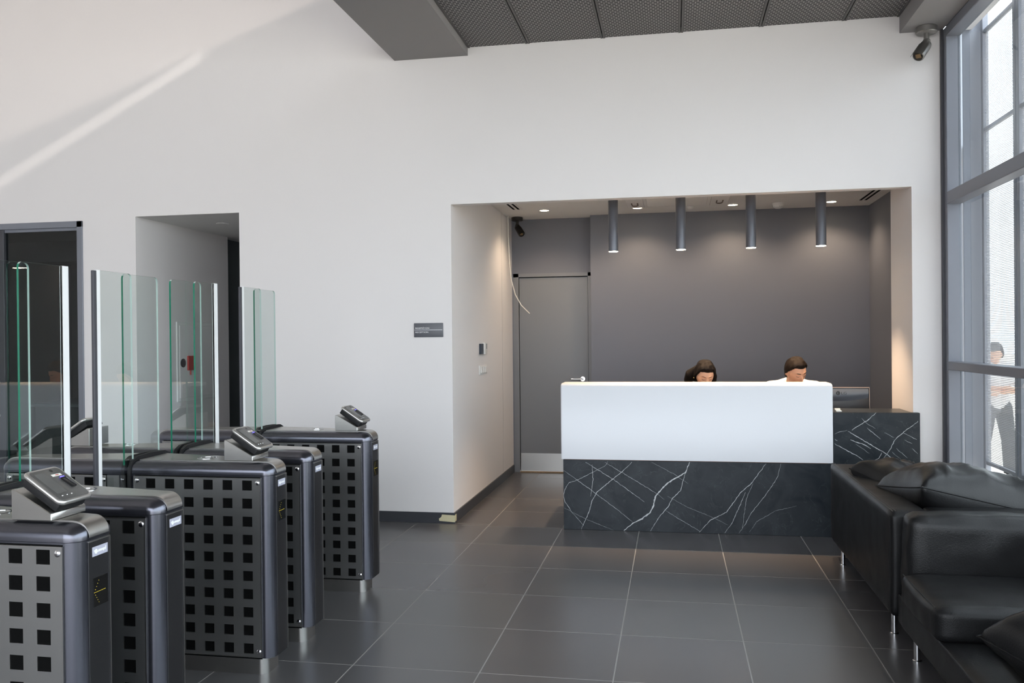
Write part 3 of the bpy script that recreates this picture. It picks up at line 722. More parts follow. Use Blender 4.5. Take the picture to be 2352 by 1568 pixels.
VMAIN = [(0.0124,[(0.99,0.542),(0.956,0.462),(0.821,0.38),(0.73,0.28),(0.713,0.206),(0.688,0.15),(0.625,0.099),(0.551,0.06),(0.483,0.002)]),
(0.0050,[(0.956,0.462),(0.917,0.321),(0.856,0.259),(0.819,0.19),(0.764,0.128),(0.687,0.005)]),
(0.0050,[(0.549,0.535),(0.475,0.46),(0.401,0.402),(0.276,0.294),(0.238,0.225),(0.212,0.137),(0.152,-0.002)]),
(0.0037,[(0.365,0.538),(0.346,0.507),(0.278,0.468),(0.115,0.384),(0.056,0.364),(0.02,0.301),(-0.003,0.257),(0.025,0.213),(0.081,0.134),(0.168,0.036)]),
(0.0031,[(0.003,0.463),(0.257,0.294),(0.429,0.168),(0.551,0.072)]),
(0.0037,[(0.191,0.529),(0.401,0.402),(0.644,0.229)]),
(0.0027,[(0.34,0.532),(0.724,0.305),(0.796,0.251)]),
(0.0025,[(0.795,0.171),(1.063,0.014)]),
(0.0050,[(1.555,0.543),(1.496,0.461),(1.449,0.393),(1.367,0.319),(1.307,0.233),(1.26,0.166),(1.141,0.102),(1.057,0.008)]),
(0.0037,[(1.402,0.32),(1.354,0.204),(1.3,0.082),(1.247,0.008)]),
(0.0031,[(1.664,0.542),(1.64,0.451),(1.599,0.379),(1.541,0.293),(1.447,0.171),(1.394,0.073),(1.352,0.009)]),
(0.0022,[(1.455,0.388),(1.407,0.266),(1.376,0.048)]),
(0.0037,[(0.241,0.511),(0.248,0.387),(0.226,0.262)]),
(0.0015,[(1.771,0.227),(1.621,0.187),(1.481,0.099),(1.428,0.019)]),
(0.0015,[(0.82,0.276),(0.975,0.194),(1.153,0.126),(1.271,0.069)]),
(0.0015,[(0.702,0.538),(0.87,0.449),(0.977,0.377)]),
(0.0016,[(0.006,0.169),(0.181,0.086),(0.403,-0.0)]),]
VLOW = [(0.0050,[(2.344,0.931),(2.277,0.87),(2.21,0.828),(2.171,0.798)]),
(0.0050,[(2.629,0.866),(2.525,0.784),(2.469,0.731),(2.447,0.678),(2.414,0.625),(2.391,0.595)]),
(0.0056,[(2.143,0.792),(2.226,0.74),(2.403,0.63),(2.468,0.582)]),
(0.0037,[(2.049,0.73),(2.069,0.72)]),
(0.0050,[(2.049,0.697),(2.214,0.604),(2.247,0.579)]),
(0.0062,[(2.159,0.727),(2.242,0.699),(2.303,0.664)]),
(0.0037,[(2.277,0.817),(2.37,0.735)]),
(0.0025,[(2.398,0.783),(2.464,0.748)]),
(0.0027,[(2.525,0.784),(2.622,0.733)]),
(0.0025,[(2.535,0.732),(2.59,0.703)]),
(0.0025,[(2.48,0.667),(2.556,0.598)]),
(0.0025,[(2.589,0.668),(2.626,0.631)]),
(0.0037,[(2.38,0.636),(2.358,0.594),(2.33,0.58)]),
(0.0025,[(2.049,0.767),(2.081,0.785),(2.137,0.798)]),
(0.0019,[(2.238,0.887),(2.288,0.84),(2.338,0.811)]),
(0.0020,[(2.447,0.643),(2.512,0.585)]),
(0.0019,[(2.192,0.698),(2.292,0.629)]),]
veins([(w*.9, [(min(max(x, .016), 1.998), min(max(z, .002), .546)) for x, z in p]) for w, p in VMAIN], pl, YD+.0076)
veins([(w*.9, [(min(max(x, 2.042), 2.642), z) for x, z in p]) for w, p in VLOW], lowp, YD+.0116)

# monitor on the worktop
mon = tag(empty('monitor', (2.155, .52, .735)), 'computer monitor seen from behind at the right end of the desk', 'monitor')
mb = MB(); mb.box(-.265, .265, -.02, .018, .035, .345, .008, 2); mb.build('casing', mat('charcoal_plastic', (.035, .036, .04), .35), mon)
mb = MB(); bm = mb.bm; rows = []
for k in range(13):
    u = -1+2*k/12; zb = .235+.03*u*u*.9
    rows.append([bm.verts.new((u*.255, -.0215-.012*math.sin(PI*j/6)*(1 if j else 0), .335+(zb-.335)*j/6)) for j in range(7)])
for a, b in zip(rows[:-1], rows[1:]):
    for j in range(6): bm.faces.new((a[j], b[j], b[j+1], a[j+1]))
mb.build('back_shell', mat('steel_blue_plastic', (.10, .115, .14), .3, spec=.5), mon)
mb = MB(); mb.box(-.267, .267, -.022, .020, .343, .347); mb.box(.263, .267, -.022, .02, .035, .345); mb.build('rim', mat('copper_rim', (.42, .32, .26), .3, .5), mon, smooth=False)
mb = MB(); mb.lathe([(.0165, -.002), (.0165, .001), (0, .001)], n=28, M=Matrix.Translation((.022, -.0335, .302)) @ Matrix.Rotation(PI/2, 4, 'X')); bdg = mb.build('round_badge', blackpl, mon)
text('L', 'emblem_stroke', mat('badge_grey', (.16, .17, .19), .4), .018, (.014, -.0352, .296), FRONT, bdg, 1.1)
text('LG', 'brand_letters', blackpl, .030, (.044, -.0338, .2915), FRONT, mon, 1.25)
mb = MB(); mb.cyl((0, .02, .005), (0, .02, .12), .022, .016, 16); mb.box(-.11, .11, -.06, .10, 0, .012, .005, 2); mb.build('stand', blackpl, mon)
mb = MB(); mb.box(2.075, 2.115, -.01, .05, .930, .937); mb.box(2.07, 2.11, .02, .05, .937, .950, .002, 1)
tag(mb.build('paper_slip', paper), 'small white paper slip on the marble ledge', 'paper')

# ================================================================== PEOPLE
def ss(a, b, x):
    t = np.clip((x-a)/(b-a), 0, 1); return t*t*(3-2*t)
NU, NV = 128, 100
def head_grid():
    vs = [(0, 0, .120)]
    for j in range(1, NV):
        th = PI*j/NV
        for i in range(NU):
            ph = 2*PI*i/NU; vs.append((math.sin(th)*math.cos(ph), math.sin(th)*math.sin(ph), math.cos(th)))
    vs.append((0, 0, -1)); vs[0] = (0, 0, 1)
    v = np.array(vs); x, y, z = v.T
    low = np.clip(-z, 0, 1)
    sx = .077*(1-.30*low**1.6); sy = np.where(y < 0, .098*(1-.10*low**2), .098*(1-.34*low**1.2))
    X = x*sx; Y = y*sy; Z = z*.118
    fr = ss(.0, .5, -y)
    ax = np.abs(X)
    d = np.zeros_like(X)
    nose = np.exp(-(X/(.009+.05*np.clip(.02-Z, 0, .055)*.5))**2)*ss(.028, -.030, Z)*ss(-.050, -.038, Z)
    d += .027*nose
    d -= .010*np.exp(-((ax-.031)/.016)**2-((Z-.012)/.012)**2)
    d += .0065*np.exp(-((ax-.031)/.011)**2-((Z-.009)/.0085)**2)
    d += .005*np.exp(-((ax-.028)/.024)**2-((Z-.031)/.007)**2)
    d += .007*np.exp(-(X/.021)**2-((Z+.064)/.009)**2) - .003*np.exp(-(X/.022)**2-((Z+.064)/.0028)**2)
    d += .009*np.exp(-(X/.022)**2-((Z+.102)/.014)**2)
    d += .004*np.exp(-((ax-.045)/.018)**2-((Z+.022)/.018)**2)
    Y = Y-d*fr
    faces = [(0, 1+i, 1+(i+1) % NU) for i in range(NU)]
    for j in range(NV-2):
        a = 1+j*NU; b = a+NU
        for i in range(NU): faces.append((a+i, b+i, b+(i+1) % NU, a+(i+1) % NU))
    last = len(v)-1; a = 1+(NV-2)*NU
    faces += [(a+i, last, a+(i+1) % NU) for i in range(NU)]
    return np.c_[X, Y, Z], faces
HV, HF = head_grid()
def add_head(mb, Mx):
    vs = [mb.bm.verts.new(Mx @ Vector(p)) for p in HV]
    for f in HF: mb.bm.faces.new([vs[k] for k in f])
    for s in (-1, 1):
        mb.sph(Mx @ Vector((s*.078, .008, -.004)), .030, 12, 8, (.30, .62, 1.05), (Mx.to_3x3() @ Matrix.Rotation(-s*.35, 3, 'Z')).normalized())
def remesh(mb, name, m, parent, vox, smooth=2):
    bmesh.ops.recalc_face_normals(mb.bm, faces=mb.bm.faces)
    me = bpy.data.meshes.new(name); mb.bm.to_mesh(me); mb.bm.free()
    o = bpy.data.objects.new(name, me); COL.objects.link(o)
    md = o.modifiers.new('r', 'REMESH'); md.mode = 'VOXEL'; md.voxel_size = vox
    s = o.modifiers.new('s', 'SMOOTH'); s.iterations = smooth; s.factor = .5
    me2 = bpy.data.meshes.new_from_object(o.evaluated_get(bpy.context.evaluated_depsgraph_get()))
    o.modifiers.clear(); o.data = me2; me2.name = name
    bpy.data.meshes.remove(me)
    for x in (m if isinstance(m, (list, tuple)) else [m]): me2.materials.append(x)
    me2.shade_smooth(); o.parent = parent
    return o
def hair_shell(name, m, parent, Mx, line, push, ns=40.):
    mb = MB(); bm = mb.bm; sel = {}; 
    for k, (x, y, z) in enumerate(HV):
        f = -y/.098; b = z-line(f, x)
        if b > -.004:
            n = Vector((x/.077**2, y/.098**2, z/.118**2)).normalized()
            q = push*float(ss(-.004, .022, b))*(1+.45*mnoise.noise(Vector((x*ns, y*ns, z*ns*.35))))+.0015
            sel[k] = bm.verts.new(Mx @ (Vector((x, y, z))+n*q))
    for f in HF:
        if all(k in sel for k in f): bm.faces.new([sel[k] for k in f])
    bmesh.ops.recalc_face_normals(bm, faces=bm.faces)
    bmesh.ops.solidify(bm, geom=list(bm.faces), thickness=.004)
    return mb.build(name, m, parent, ang=80)
def strip(name, m, parent, Mx, pts, w, lift=.002):
    """a slim soft stroke lying on the face (brow, lash line)"""
    mb = MB(); P = []
    for x, z in pts:
        k = int(np.argmin((HV[:, 0]-x)**2+(HV[:, 2]-z)**2+1e3*(HV[:, 1] > -.02)))
        # local surface height from the nearest grid points
        dd = (HV[:, 0]-x)**2+(HV[:, 2]-z)**2+1e3*(HV[:, 1] > -.02); ii = np.argsort(dd)[:6]; wts = 1/(dd[ii]+1e-7)
        P.append(Mx @ Vector((x, float((HV[ii, 1]*wts).sum()/wts.sum())-lift, z)))
    n = len(P); mb.tube(P, [w*(.35+.65*math.sin(PI*min(1, (i+.6)/n))) for i in range(n)], 8)
    return mb.build(name, m, parent)
def hand(mb, wrist, d, upv, side):
    """relaxed hand: palm, four bent fingers, thumb from the side of the palm"""
    d = Vector(d).normalized(); u = Vector(upv).normalized(); s = d.cross(u).normalized()*side
    w = Vector(wrist); pc = w+d*.05
    for t in (-.028, -.010, .010, .028): mb.cap(w+d*.012+s*t*.6, w+d*.088+s*t, .013, .0105, 8)
    for t, L in ((-.030, .070), (-.010, .080), (.010, .076), (.030, .058)):
        a = w+d*.090+s*t; b = a+d*L*.45-u*.004; c = b+d*L*.33-u*.016; e = c+d*L*.2-u*.018
        mb.chain([(a, .0095), (b, .0088), (c, .008), (e, .007)], 8)
    a = w+d*.022-s*.030; b = a+d*.030-s*.024; c = b+d*.026-s*.008; mb.chain([(a, .013), (b, .011), (c, .009)], 8)
def brows(root, Mx, m, lash, w=.0026, lw=.0019, thick=1.):
    for s in (-1, 1):
        strip('eyebrow', m, root, Mx, [(s*(.012+.0065*k), .0275+.0052*math.sin(PI*.15+PI*.62*k/5)) for k in range(6)], w*thick)
        strip('eyelashes', lash, root, Mx, [(s*(.019+.0050*k), .0045-.0042*math.sin(PI*k/5)) for k in range(6)], lw)
def office_chair(x, y, label):
    r = tag(empty('office_chair', (x, y, 0)), label, 'chair', 'office chairs behind the desk')
    mb = MB(); mb.box(-.23, .23, -.23, .20, .385, .448, .025, 3); mb.build('seat', blackcloth, r)
    mb = MB(); mb.box(-.21, .21, .20, .25, .50, .93, .022, 3); mb.build('backrest', blackcloth, r)
    mb = MB(); mb.cyl((0, 0, .08), (0, 0, .385), .028); mb.tube([(0, .12, .40), (0, .27, .42), (0, .27, .60)], .016); mb.build('column', chrome, r)
    for k in range(5):
        a = 2*PI*k/5+.3; mb = MB(); mb.cap((.02*math.cos(a), .02*math.sin(a), .09), (.27*math.cos(a), .27*math.sin(a), .07), .020, .013, 10); lg = mb.build('base_arm', blackpl, r)
        mb = MB(); mb.cyl((.27*math.cos(a)-.015*math.sin(a), .27*math.sin(a)+.015*math.cos(a), .029), (.27*math.cos(a)+.015*math.sin(a), .27*math.sin(a)-.015*math.cos(a), .029), .028, n=16); mb.build('castor', blackpl, lg)
    return r
def seated(x, ytop, ztop, hd, label, sk, cloth, sc, sex, hx=0.):
    """a person sitting at the worktop; hd = (yaw, pitch, roll) of the head in degrees"""
    root = tag(empty('person', (x, 1.02, 0)), label, 'person')
    O = Vector((x, 1.02, 0))
    rot = (Matrix.Rotation(R(hd[0]), 3, 'Z') @ Matrix.Rotation(R(hd[2]), 3, 'Y') @ Matrix.Rotation(R(hd[1]), 3, 'X')).to_4x4()
    hc = Vector((0, ytop-1.02, ztop-.117*sc)); Mx = Matrix.Translation(hc) @ rot @ Matrix.Scale(sc, 4)
    sh = 1.045 if sex == 'm' else 1.0; sw = .185 if sex == 'm' else .158
    C = lambda a, b, c: Vector((a, b, c))
    def torso(mb, g):
        mb.sph(C(0, 0, .56), .15+g, 18, 12, (1.15, .85, .8))
        mb.chain([(C(0, -.01, .60), .128+g), (C(0, -.03, .80), .125+g), (C(0, -.07, .97), .115+g)], 18)
        mb.chain([(C(-.085, -.05, .88), .105+g), (C(.085, -.05, .88), .105+g)], 16)
        mb.chain([(C(-sw, -.09, sh), .062+g), (C(0, -.085, sh+.012), .068+g), (C(sw, -.09, sh), .062+g)], 16)
        mb.chain([(C(-sw*.62, -.085, sh+.01), .058+g), (C(0, -.12, sh+.055), .054+g), (C(sw*.62, -.085, sh+.01), .058+g)], 14)
        if sex == 'f':
            for s in (-1, 1): mb.sph(C(s*.07, -.135, .90), .062+g, 14, 10)
    EL = {s: C(s*(sw+.07), -.19, .83) for s in (-1, 1)}; WR = {s: C(s*.13+hx, -.47, .775) for s in (-1, 1)}
    mb = MB(); add_head(mb, Mx); torso(mb, -.006)
    mb.chain([(C(0, -.10, sh+.02), .056), (hc+rot.to_3x3() @ Vector((0, .025, -.06))*sc, .052)], 14)
    for s in (-1, 1):
        mb.chain([(C(s*sw, -.09, sh-.01), .047), (EL[s], .038), (WR[s], .026)], 12)
        hand(mb, WR[s]+C(-s*.01, -.018, 0), C(-s*.25, -1, -.03), C(0, 0, 1), -s)
        mb.chain([(C(s*.09, -.02, .535), .082), (C(s*.11, -.43, .535), .060), (C(s*.11, -.40, .11), .040)], 14)
        mb.chain([(C(s*.11, -.39, .055), .038), (C(s*.12, -.55, .032), .030)], 12)
    remesh(mb, 'body', sk, root, .0042, 1)
    mb = MB(); torso(mb, .008)
    for s in (-1, 1):
        e = EL[s].lerp(WR[s], .75); mb.chain([(C(s*sw, -.09, sh-.005), .062), (EL[s], .050), (e, .036)], 14)
    if sex == 'm': mb.chain([(C(-.045, -.135, sh+.075), .018), (C(0, -.10, sh+.085), .018), (C(.045, -.135, sh+.075), .018)], 10)
    # the head hangs forward over the collar: keep the cloth out of the face
    remesh(mb, 'shirt', cloth, root, .007, 3)
    mb = MB()
    for s in (-1, 1): mb.chain([(C(s*.085, 0, .55), .098), (C(s*.11, -.43, .535), .073), (C(s*.11, -.40, .12), .058)], 14)
    mb.sph(C(0, .01, .56), .155, 16, 12, (1.12, .86, .7))
    remesh(mb, 'trousers', blackcloth, root, .010, 3)
    mb = MB()
    for s in (-1, 1): mb.chain([(C(s*.11, -.385, .052), .046), (C(s*.12, -.56, .038), .036)], 14); mb.box(s*.115-.04, s*.115+.04, -.60, -.34, 0, .012)
    remesh(mb, 'shoes', leather, root, .008, 2)
    return root, Mx
# man at the right
man, Mx = seated(1.885, .74, 1.322, (23, 30, -6), 'man in a white shirt with short dark hair looking down behind the desk', skin, shirt, 1.0, 'm', -.14)
hair_shell('hair', hairm, man, Mx, lambda f, x: (.072-.25*max(0, abs(x)-.035) if f > .55 else .060+(f-.55)*.11 if f > .15 else .016+(f-.15)*.20 if f > -.1 else max(-.080, -.034+(f+.1)*.25)), .012)
brows(man, Mx, hairm, mat('lash_dark', (.12, .05, .03), .6), thick=1.25)  # lash lines are dark by their own colour
strip('lips', lips, man, Mx, [(-.022+.0088*k, -.0645) for k in range(6)], .0035, .0)
# woman at the left
wom, Mw = seated(1.135, .72, 1.296, (13, 33, 2), 'woman with dark tied-back hair and an earring looking down behind the desk', skin_w, blackcloth, .97, 'f')
hair_shell('hair', hairb, wom, Mw, lambda f, x: (.072-.45*max(0, abs(x)-.026) if f > .55 else .052+(f-.55)*.22 if f > .15 else -.036+(f-.15)*.2), .017)
mb = MB()
def mw(a, b, c): return Mw @ Vector((a, b, c))
mb.chain([(mw(-.068, .05, .01), .034), (mw(-.105, .065, -.05), .045), (mw(-.110, .075, -.115), .040), (mw(-.10, .09, -.19), .026)], 14)
mb.chain([(mw(.064, .00, .035), .026), (mw(.090, .012, -.03), .028), (mw(.098, .03, -.10), .030), (mw(.10, .06, -.18), .024)], 14)
mb.chain([(mw(-.03, .09, -.02), .05), (mw(.03, .09, -.02), .05), (mw(.02, .085, -.09), .045), (mw(-.04, .085, -.09), .045)], 14)
remesh(mb, 'tied_hair', hairb, wom, .005, 2)
brows(wom, Mw, mat('brow_brown', (.10, .04, .018), .6), mat('lash_brown', (.10, .04, .025), .6), w=.0021, lw=.0021)
strip('lips', lips, wom, Mw, [(-.022+.0088*k, -.0645) for k in range(6)], .0042, .0)
mb = MB(); mb.sph(mw(-.085, .004, -.034), .005, 10, 8); mb.sph(mw(-.086, .004, -.045), .006, 10, 8, (1, 1, 1.3)); mb.build('earring', gold, wom)
office_chair(1.885, 1.04, 'black office chair the man sits on'); office_chair(1.135, 1.04, 'black office chair the woman sits on')

# man outside, seen through the sunscreen
def standing(loc, label):
    root = tag(empty('person', loc), label, 'person')
    C = lambda a, b, c: Vector((a, b, c))
    hc = C(-.02, -.05, 1.50); rot = (Matrix.Rotation(R(-28), 3, 'Z') @ Matrix.Rotation(R(24), 3, 'X')).to_4x4(); Mh = Matrix.Translation(hc) @ rot
    def torso(mb, g):
        mb.chain([(C(0, .02, .93), .135+g), (C(0, .01, 1.10), .125+g), (C(0, 0, 1.22), .13+g)], 16)
        mb.chain([(C(-.10, 0, 1.20), .095+g), (C(.10, 0, 1.20), .095+g)], 14)
        mb.chain([(C(-.18, .01, 1.32), .058+g), (C(0, .01, 1.345), .062+g), (C(.18, .01, 1.32), .058+g)], 14)
    EL = {-1: C(-.27, -.02, 1.07), 1: C(.27, -.02, 1.07)}; WR = {-1: C(-.02, -.21, 1.10), 1: C(.0, -.22, 1.06)}
    FT = {-1: C(-.20, .0, 0), 1: C(.17, .05, 0)}
    mb = MB(); add_head(mb, Mh); torso(mb, -.006); mb.chain([(C(0, .01, 1.34), .055), (hc+C(0, .03, -.06), .052)], 12)
    for s in (-1, 1):
        mb.chain([(C(s*.18, .01, 1.31), .048), (EL[s], .039), (WR[s], .027)], 12)
        hand(mb, WR[s], (WR[s]-EL[s]), C(0, -.3, 1), -s)
        mb.chain([(C(s*.085, .02, .88), .082), (C(s*.13, -.01, .50), .058), (FT[s]+C(0, .03, .09), .040)], 12)
        mb.chain([(FT[s]+C(0, .02, .05), .038), (FT[s]+C(s*.03, -.14, .034), .030)], 10)
    remesh(mb, 'body', skin, root, .0065, 1)
    mb = MB(); torso(mb, .010)
    for s in (-1, 1): mb.chain([(C(s*.18, .01, 1.315), .064), (EL[s]*.8+C(s*.18, .01, 1.315)*.2, .056)], 14)
    remesh(mb, 'shirt', shirt, root, .009, 3)
    mb = MB(); mb.sph(C(0, .02, .90), .155, 16, 12, (1.06, .86, .75))
    for s in (-1, 1): mb.chain([(C(s*.085, .02, .86), .100), (C(s*.13, -.01, .50), .078), (FT[s]+C(0, .03, .10), .062)], 14)
    remesh(mb, 'trousers', blackcloth, root, .010, 3)
    mb = MB()
    for s in (-1, 1): mb.chain([(FT[s]+C(0, .03, .052), .048), (FT[s]+C(s*.03, -.16, .038), .036)], 12); mb.box(FT[s].x+s*.015-.04, FT[s].x+s*.015+.04, FT[s].y-.20, FT[s].y+.08, 0, .012)
    remesh(mb, 'shoes', leather, root, .010, 2)
    hair_shell('hair', hairm, root, Mh, lambda f, x: (.060 if f > .55 else .060+(f-.55)*.16 if f > .15 else -.004+(f-.15)*.3 if f > -.1 else -.079), .013)
    return root
standing((4.55, 4.05, -.22), 'man in white shirt and black trousers standing outside behind the sunscreen')
# ================================================================== RECESS FITTINGS
ZC = 2.83
def downlight(x, y, z, label, on=True, group='recessed downlights above the reception'):
    r = tag(empty('downlight', (x, y, z)), label, 'ceiling light', group)
    mb = MB(); mb.lathe([(.040, -.001), (.048, -.006), (.056, -.005), (.058, 0)], n=28); mb.build('ring', plastic_w, r)
    mb = MB(); mb.lathe([(.046, -.004), (.03, -.007), (0, -.008)], n=24); mb.build('lens', lampglow if on else lampoff, r)
    if on:
        l = bpy.data.lights.new('downlight_lamp', 'SPOT'); l.energy = DOWN_E; l.spot_size = R(135); l.spot_blend = .7; l.color = (1, .75, .52); l.shadow_soft_size = .035
        o = bpy.data.objects.new('downlight_lamp', l); COL.objects.link(o); o.location = (0, 0, -.012); o.parent = r
    return r
DOWN_E = 31
for (x, y), lb in zip([(-.43, 2.06), (.525, 2.12), (1.477, 2.15), (2.43, 2.18)], ['lit downlight above the grey door, leftmost of the row', 'lit downlight between the first and second pendant', 'lit downlight between the second and third pendant', 'lit downlight behind the rightmost pendant']):
    downlight(x, y, ZC, lb)
downlight(-3.25, .60, 2.6, 'unlit downlight in the corridor ceiling at the left', False)
downlight(-4.55, 1.05, 2.6, 'unlit downlight in the dark room behind the glass door', False)

def pendant(x, label):
    r = tag(empty('pendant_light', (x, .45, ZC)), label, 'pendant light', 'cylinder pendants over the desk')
    L = ZC-2.222
    mb = MB(); mb.lathe([(.040, -L+.004), (.0405, -L+.002), (.0405, -.004), (.036, 0)], n=32); mb.build('tube_shade', pend, r, ang=50)
    mb = MB(); mb.lathe([(.0385, -L+.003), (.0385, -L), (.036, -L-.001), (0, -L-.0012)], n=32); mb.build('lamp_lens', lampglow, r)
    l = bpy.data.lights.new('pendant_lamp', 'SPOT'); l.energy = 95; l.spot_size = R(85); l.spot_blend = .6; l.color = (1, .70, .44); l.shadow_soft_size = .035
    o = bpy.data.objects.new('pendant_lamp', l); COL.objects.link(o); o.location = (0, 0, -L-.01); o.parent = r
    return r
for x, lb in zip((.387, .943, 1.505, 2.05), ('leftmost grey cylinder pendant over the desk', 'second grey cylinder pendant from the left', 'third grey cylinder pendant from the left', 'rightmost grey cylinder pendant over the desk')):
    pendant(x, lb)

# cassette air conditioner
ac = tag(empty('air_conditioner', (.92, 1.45, ZC-.004)), 'white ceiling cassette air conditioner above the pendants', 'air conditioner')
mb = MB(); mb.box(-.48, .48, -.48, .42, -.038, 0, .008, 2); mb.build('panel', plastic_w, ac)
mb = MB(); mb.box(-.28, .28, -.30, .26, -.050, -.037, .004, 1); mb.build('intake_grille', white_ceil, ac)
for s in (-1, 1):
    mb = MB(); mb.box(s*.315-.0015, s*.315+.0015, -.44, .40, -.0395, -.0375); mb.build('panel_seam', plastic_g, ac, smooth=False)
    mb = MB(); mb.tube([(s*.40-.028, .10, -.041), (s*.40-.028, .20, -.041)]+[(s*.40-.028*math.cos(k/8*PI), .22+.05*math.sin(k/8*PI), -.041) for k in range(9)]+[(s*.40+.028, .20, -.041), (s*.40+.028, .10, -.041)], .006); mb.build('latch_loop', mat('bronze_clip', (.12, .08, .05), .4), ac)
def detector(x, y, label, small=False):
    r = tag(empty('smoke_detector', (x, y, ZC)), label, 'smoke detector', 'ceiling sensors')
    k = .55 if small else 1
    mb = MB(); mb.lathe([(.058*k, 0), (.058*k, -.018*k), (.052*k, -.024*k)], n=28); mb.build('base', plastic_w, r)
    mb = MB(); mb.lathe([(.052*k, -.024*k), (.048*k, -.040*k), (.030*k, -.055*k), (0, -.058*k)], n=28); mb.build('dome', plastic_w, r)
    if not small:
        for q in range(4):
            a = PI/4+q*PI/2-.4; mb = MB(); mb.box(-.013, .013, -.003, .003, -.003, .003, M=Matrix.Translation((.045*math.cos(a), .045*math.sin(a), -.037)) @ Matrix.Rotation(a+PI/2, 4, 'Z')); mb.build('vent_slot', plastic_g, r, smooth=False)
detector(1.92, 2.16, 'white smoke detector between the third and fourth pendant')
detector(1.056, 2.15, 'small white ceiling sensor half hidden by the second pendant', True)
def vent(x, y0, y1, label):
    r = tag(empty('slot_vent', (x, (y0+y1)/2, ZC)), label, 'vent', 'slot vents in the recess ceiling'); h = (y1-y0)/2
    mb = MB(); mb.box(-.055, .055, -h-.02, h+.02, -.003, 0); mb.build('frame', plastic_w, r, smooth=False)
    for s in (-1, 1):
        mb = MB(); mb.box(s*.024-.011, s*.024+.011, -h, h, -.0042, -.0028); mb.build('slot', black, r, smooth=False)
vent(-.70, .9, 1.92, 'two-slot air vent at the left end of the recess ceiling')
vent(2.72, .9, 2.15, 'two-slot air vent at the right end of the recess ceiling')

# surveillance cameras
def cctv(loc, d, m, label, s=1.):
    r = tag(empty('surveillance_camera', loc), label, 'security camera')
    mb = MB(); mb.lathe([(.062*s, 0), (.066*s, -.004*s), (.066*s, -.036*s), (.060*s, -.042*s), (0, -.042*s)], n=32); mb.build('mounting_base', m, r)
    d = Vector(d).normalized(); j = Vector((0, 0, -.095*s))
    mb = MB(); mb.cyl((0, 0, -.04*s), (0, 0, -.085*s), .017*s); mb.sph(j, .024*s); mb.build('swivel_arm', m, r)
    u = Vector((0, 0, 1)); sd = d.cross(u).normalized(); u2 = sd.cross(d)
    Mx = Matrix((sd, u2, -d)).transposed().to_4x4(); Mx.translation = j+d*.02*s-u2*.012*s
    mb = MB(); mb.lathe([(0.0, .03*s), (.022*s, .022*s), (.034*s, .0), (.036*s, -.02*s), (.036*s, -.145*s), (.030*s, -.150*s), (.030*s, -.142*s), (0, -.142*s)], n=28, M=Mx); mb.build('barrel', m, r)
    mb = MB(); bm = mb.bm; rows = []
    for z in (-.04*s, -.178*s):
        rows.append([bm.verts.new(Mx @ Vector((.040*s*math.cos(a), .040*s*math.sin(a), z))) for a in [R(25)+R(130)*k/10 for k in range(11)]])
    for k in range(10): bm.faces.new((rows[0][k], rows[0][k+1], rows[1][k+1], rows[1][k]))
    bmesh.ops.solidify(bm, geom=list(bm.faces), thickness=.003*s); mb.build('sun_hood', m, r)
    mb = MB(); mb.lathe([(.029*s, -.1425*s), (.028*s, -.144*s), (0, -.145*s)], n=24, M=Mx); fp = mb.build('lens_window', blackpl, r)
    mb = MB(); mb.box(-.016*s, .016*s, -.013*s, .013*s, -.1465*s, -.1445*s, M=Mx); mb.build('sensor', mat('amber_sensor', (.22, .15, .08), .25), fp, smooth=False)
    return r
cctv((2.705, -.10, 3.74), (-.45, -.55, -.62), mat('grey_camera_metal', (.24, .23, .22), .35, .6), 'grey bullet camera under the bulkhead in the window corner', 1.12)
cctv((-.80, 2.52, ZC), (.42, -.62, -.60), mat('black_camera_metal', (.02, .018, .016), .45), 'black bullet camera above the grey door in the recess', .95)

# hanging white cable
mb = MB(); mb.tube([(-.872, 2.36, 2.828), (-.874, 2.38, 2.6), (-.868, 2.40, 2.35), (-.855, 2.42, 2.15), (-.815, 2.44, 1.98), (-.75, 2.45, 1.86), (-.66, 2.45, 1.77)], .0055, 8)
tag(mb.build('hanging_cable', cablew), 'loose white cable hanging from the recess ceiling by the door', 'cable')

# sign
sg = tag(empty('wall_sign', (-1.097, 0, 1.578)), 'dark grey reception sign on the white wall', 'sign')
mb = MB(); mb.box(-.124, .124, -.008, 0, -.058, .058, .004, 2); pl_ = mb.build('plate', mat('sign_grey', (.105, .108, .122), .4), sg)
mb = MB(); mb.box(-.117, .117, -.0092, -.0078, -.0005, .0025); mb.build('divider', mat('sign_silver', (.55, .55, .57), .35, .6), sg, smooth=False)
wtxt = mat('sign_white', (.85, .85, .85), .5)
text('RESEPSİYON', 'lettering', wtxt, .0165, (-.112, -.0082, .0105), FRONT, sg, 1.28)
text('RECEPTION', 'lettering', wtxt, .0165, (-.112, -.0082, -.0225), FRONT, sg, 1.28)

# controls on the left recess wall
t = tag(empty('thermostat', (-.9, 1.17, 1.41)), 'white thermostat with dark edge on the recess wall', 'thermostat')
mb = MB(); mb.box(0, .028, -.055, .065, -.055, .055, .004, 2); mb.build('housing', plastic_w, t)
mb = MB(); mb.box(0, .020, -.175, -.06, -.052, .046, .003, 1); mb.build('dark_module', mat('navy_plastic', (.03, .04, .06), .3), t)
mb = MB(); mb.box(.0275, .029, .005, .055, -.005, .045); mb.build('display', plastic_g, t, smooth=False)
t = tag(empty('light_switch', (-.9, 1.14, 1.21)), 'white double switch plate below the thermostat', 'switch')
mb = MB(); mb.box(0, .010, -.155, .155, -.043, .043, .003, 2); mb.build('plate', plastic_w, t)
for y in (-.085, 0, .085):
    mb = MB(); mb.box(.009, .018, y-.030, y+.030, -.030, .030, .003, 1); mb.build('rocker', plastic_w, t)

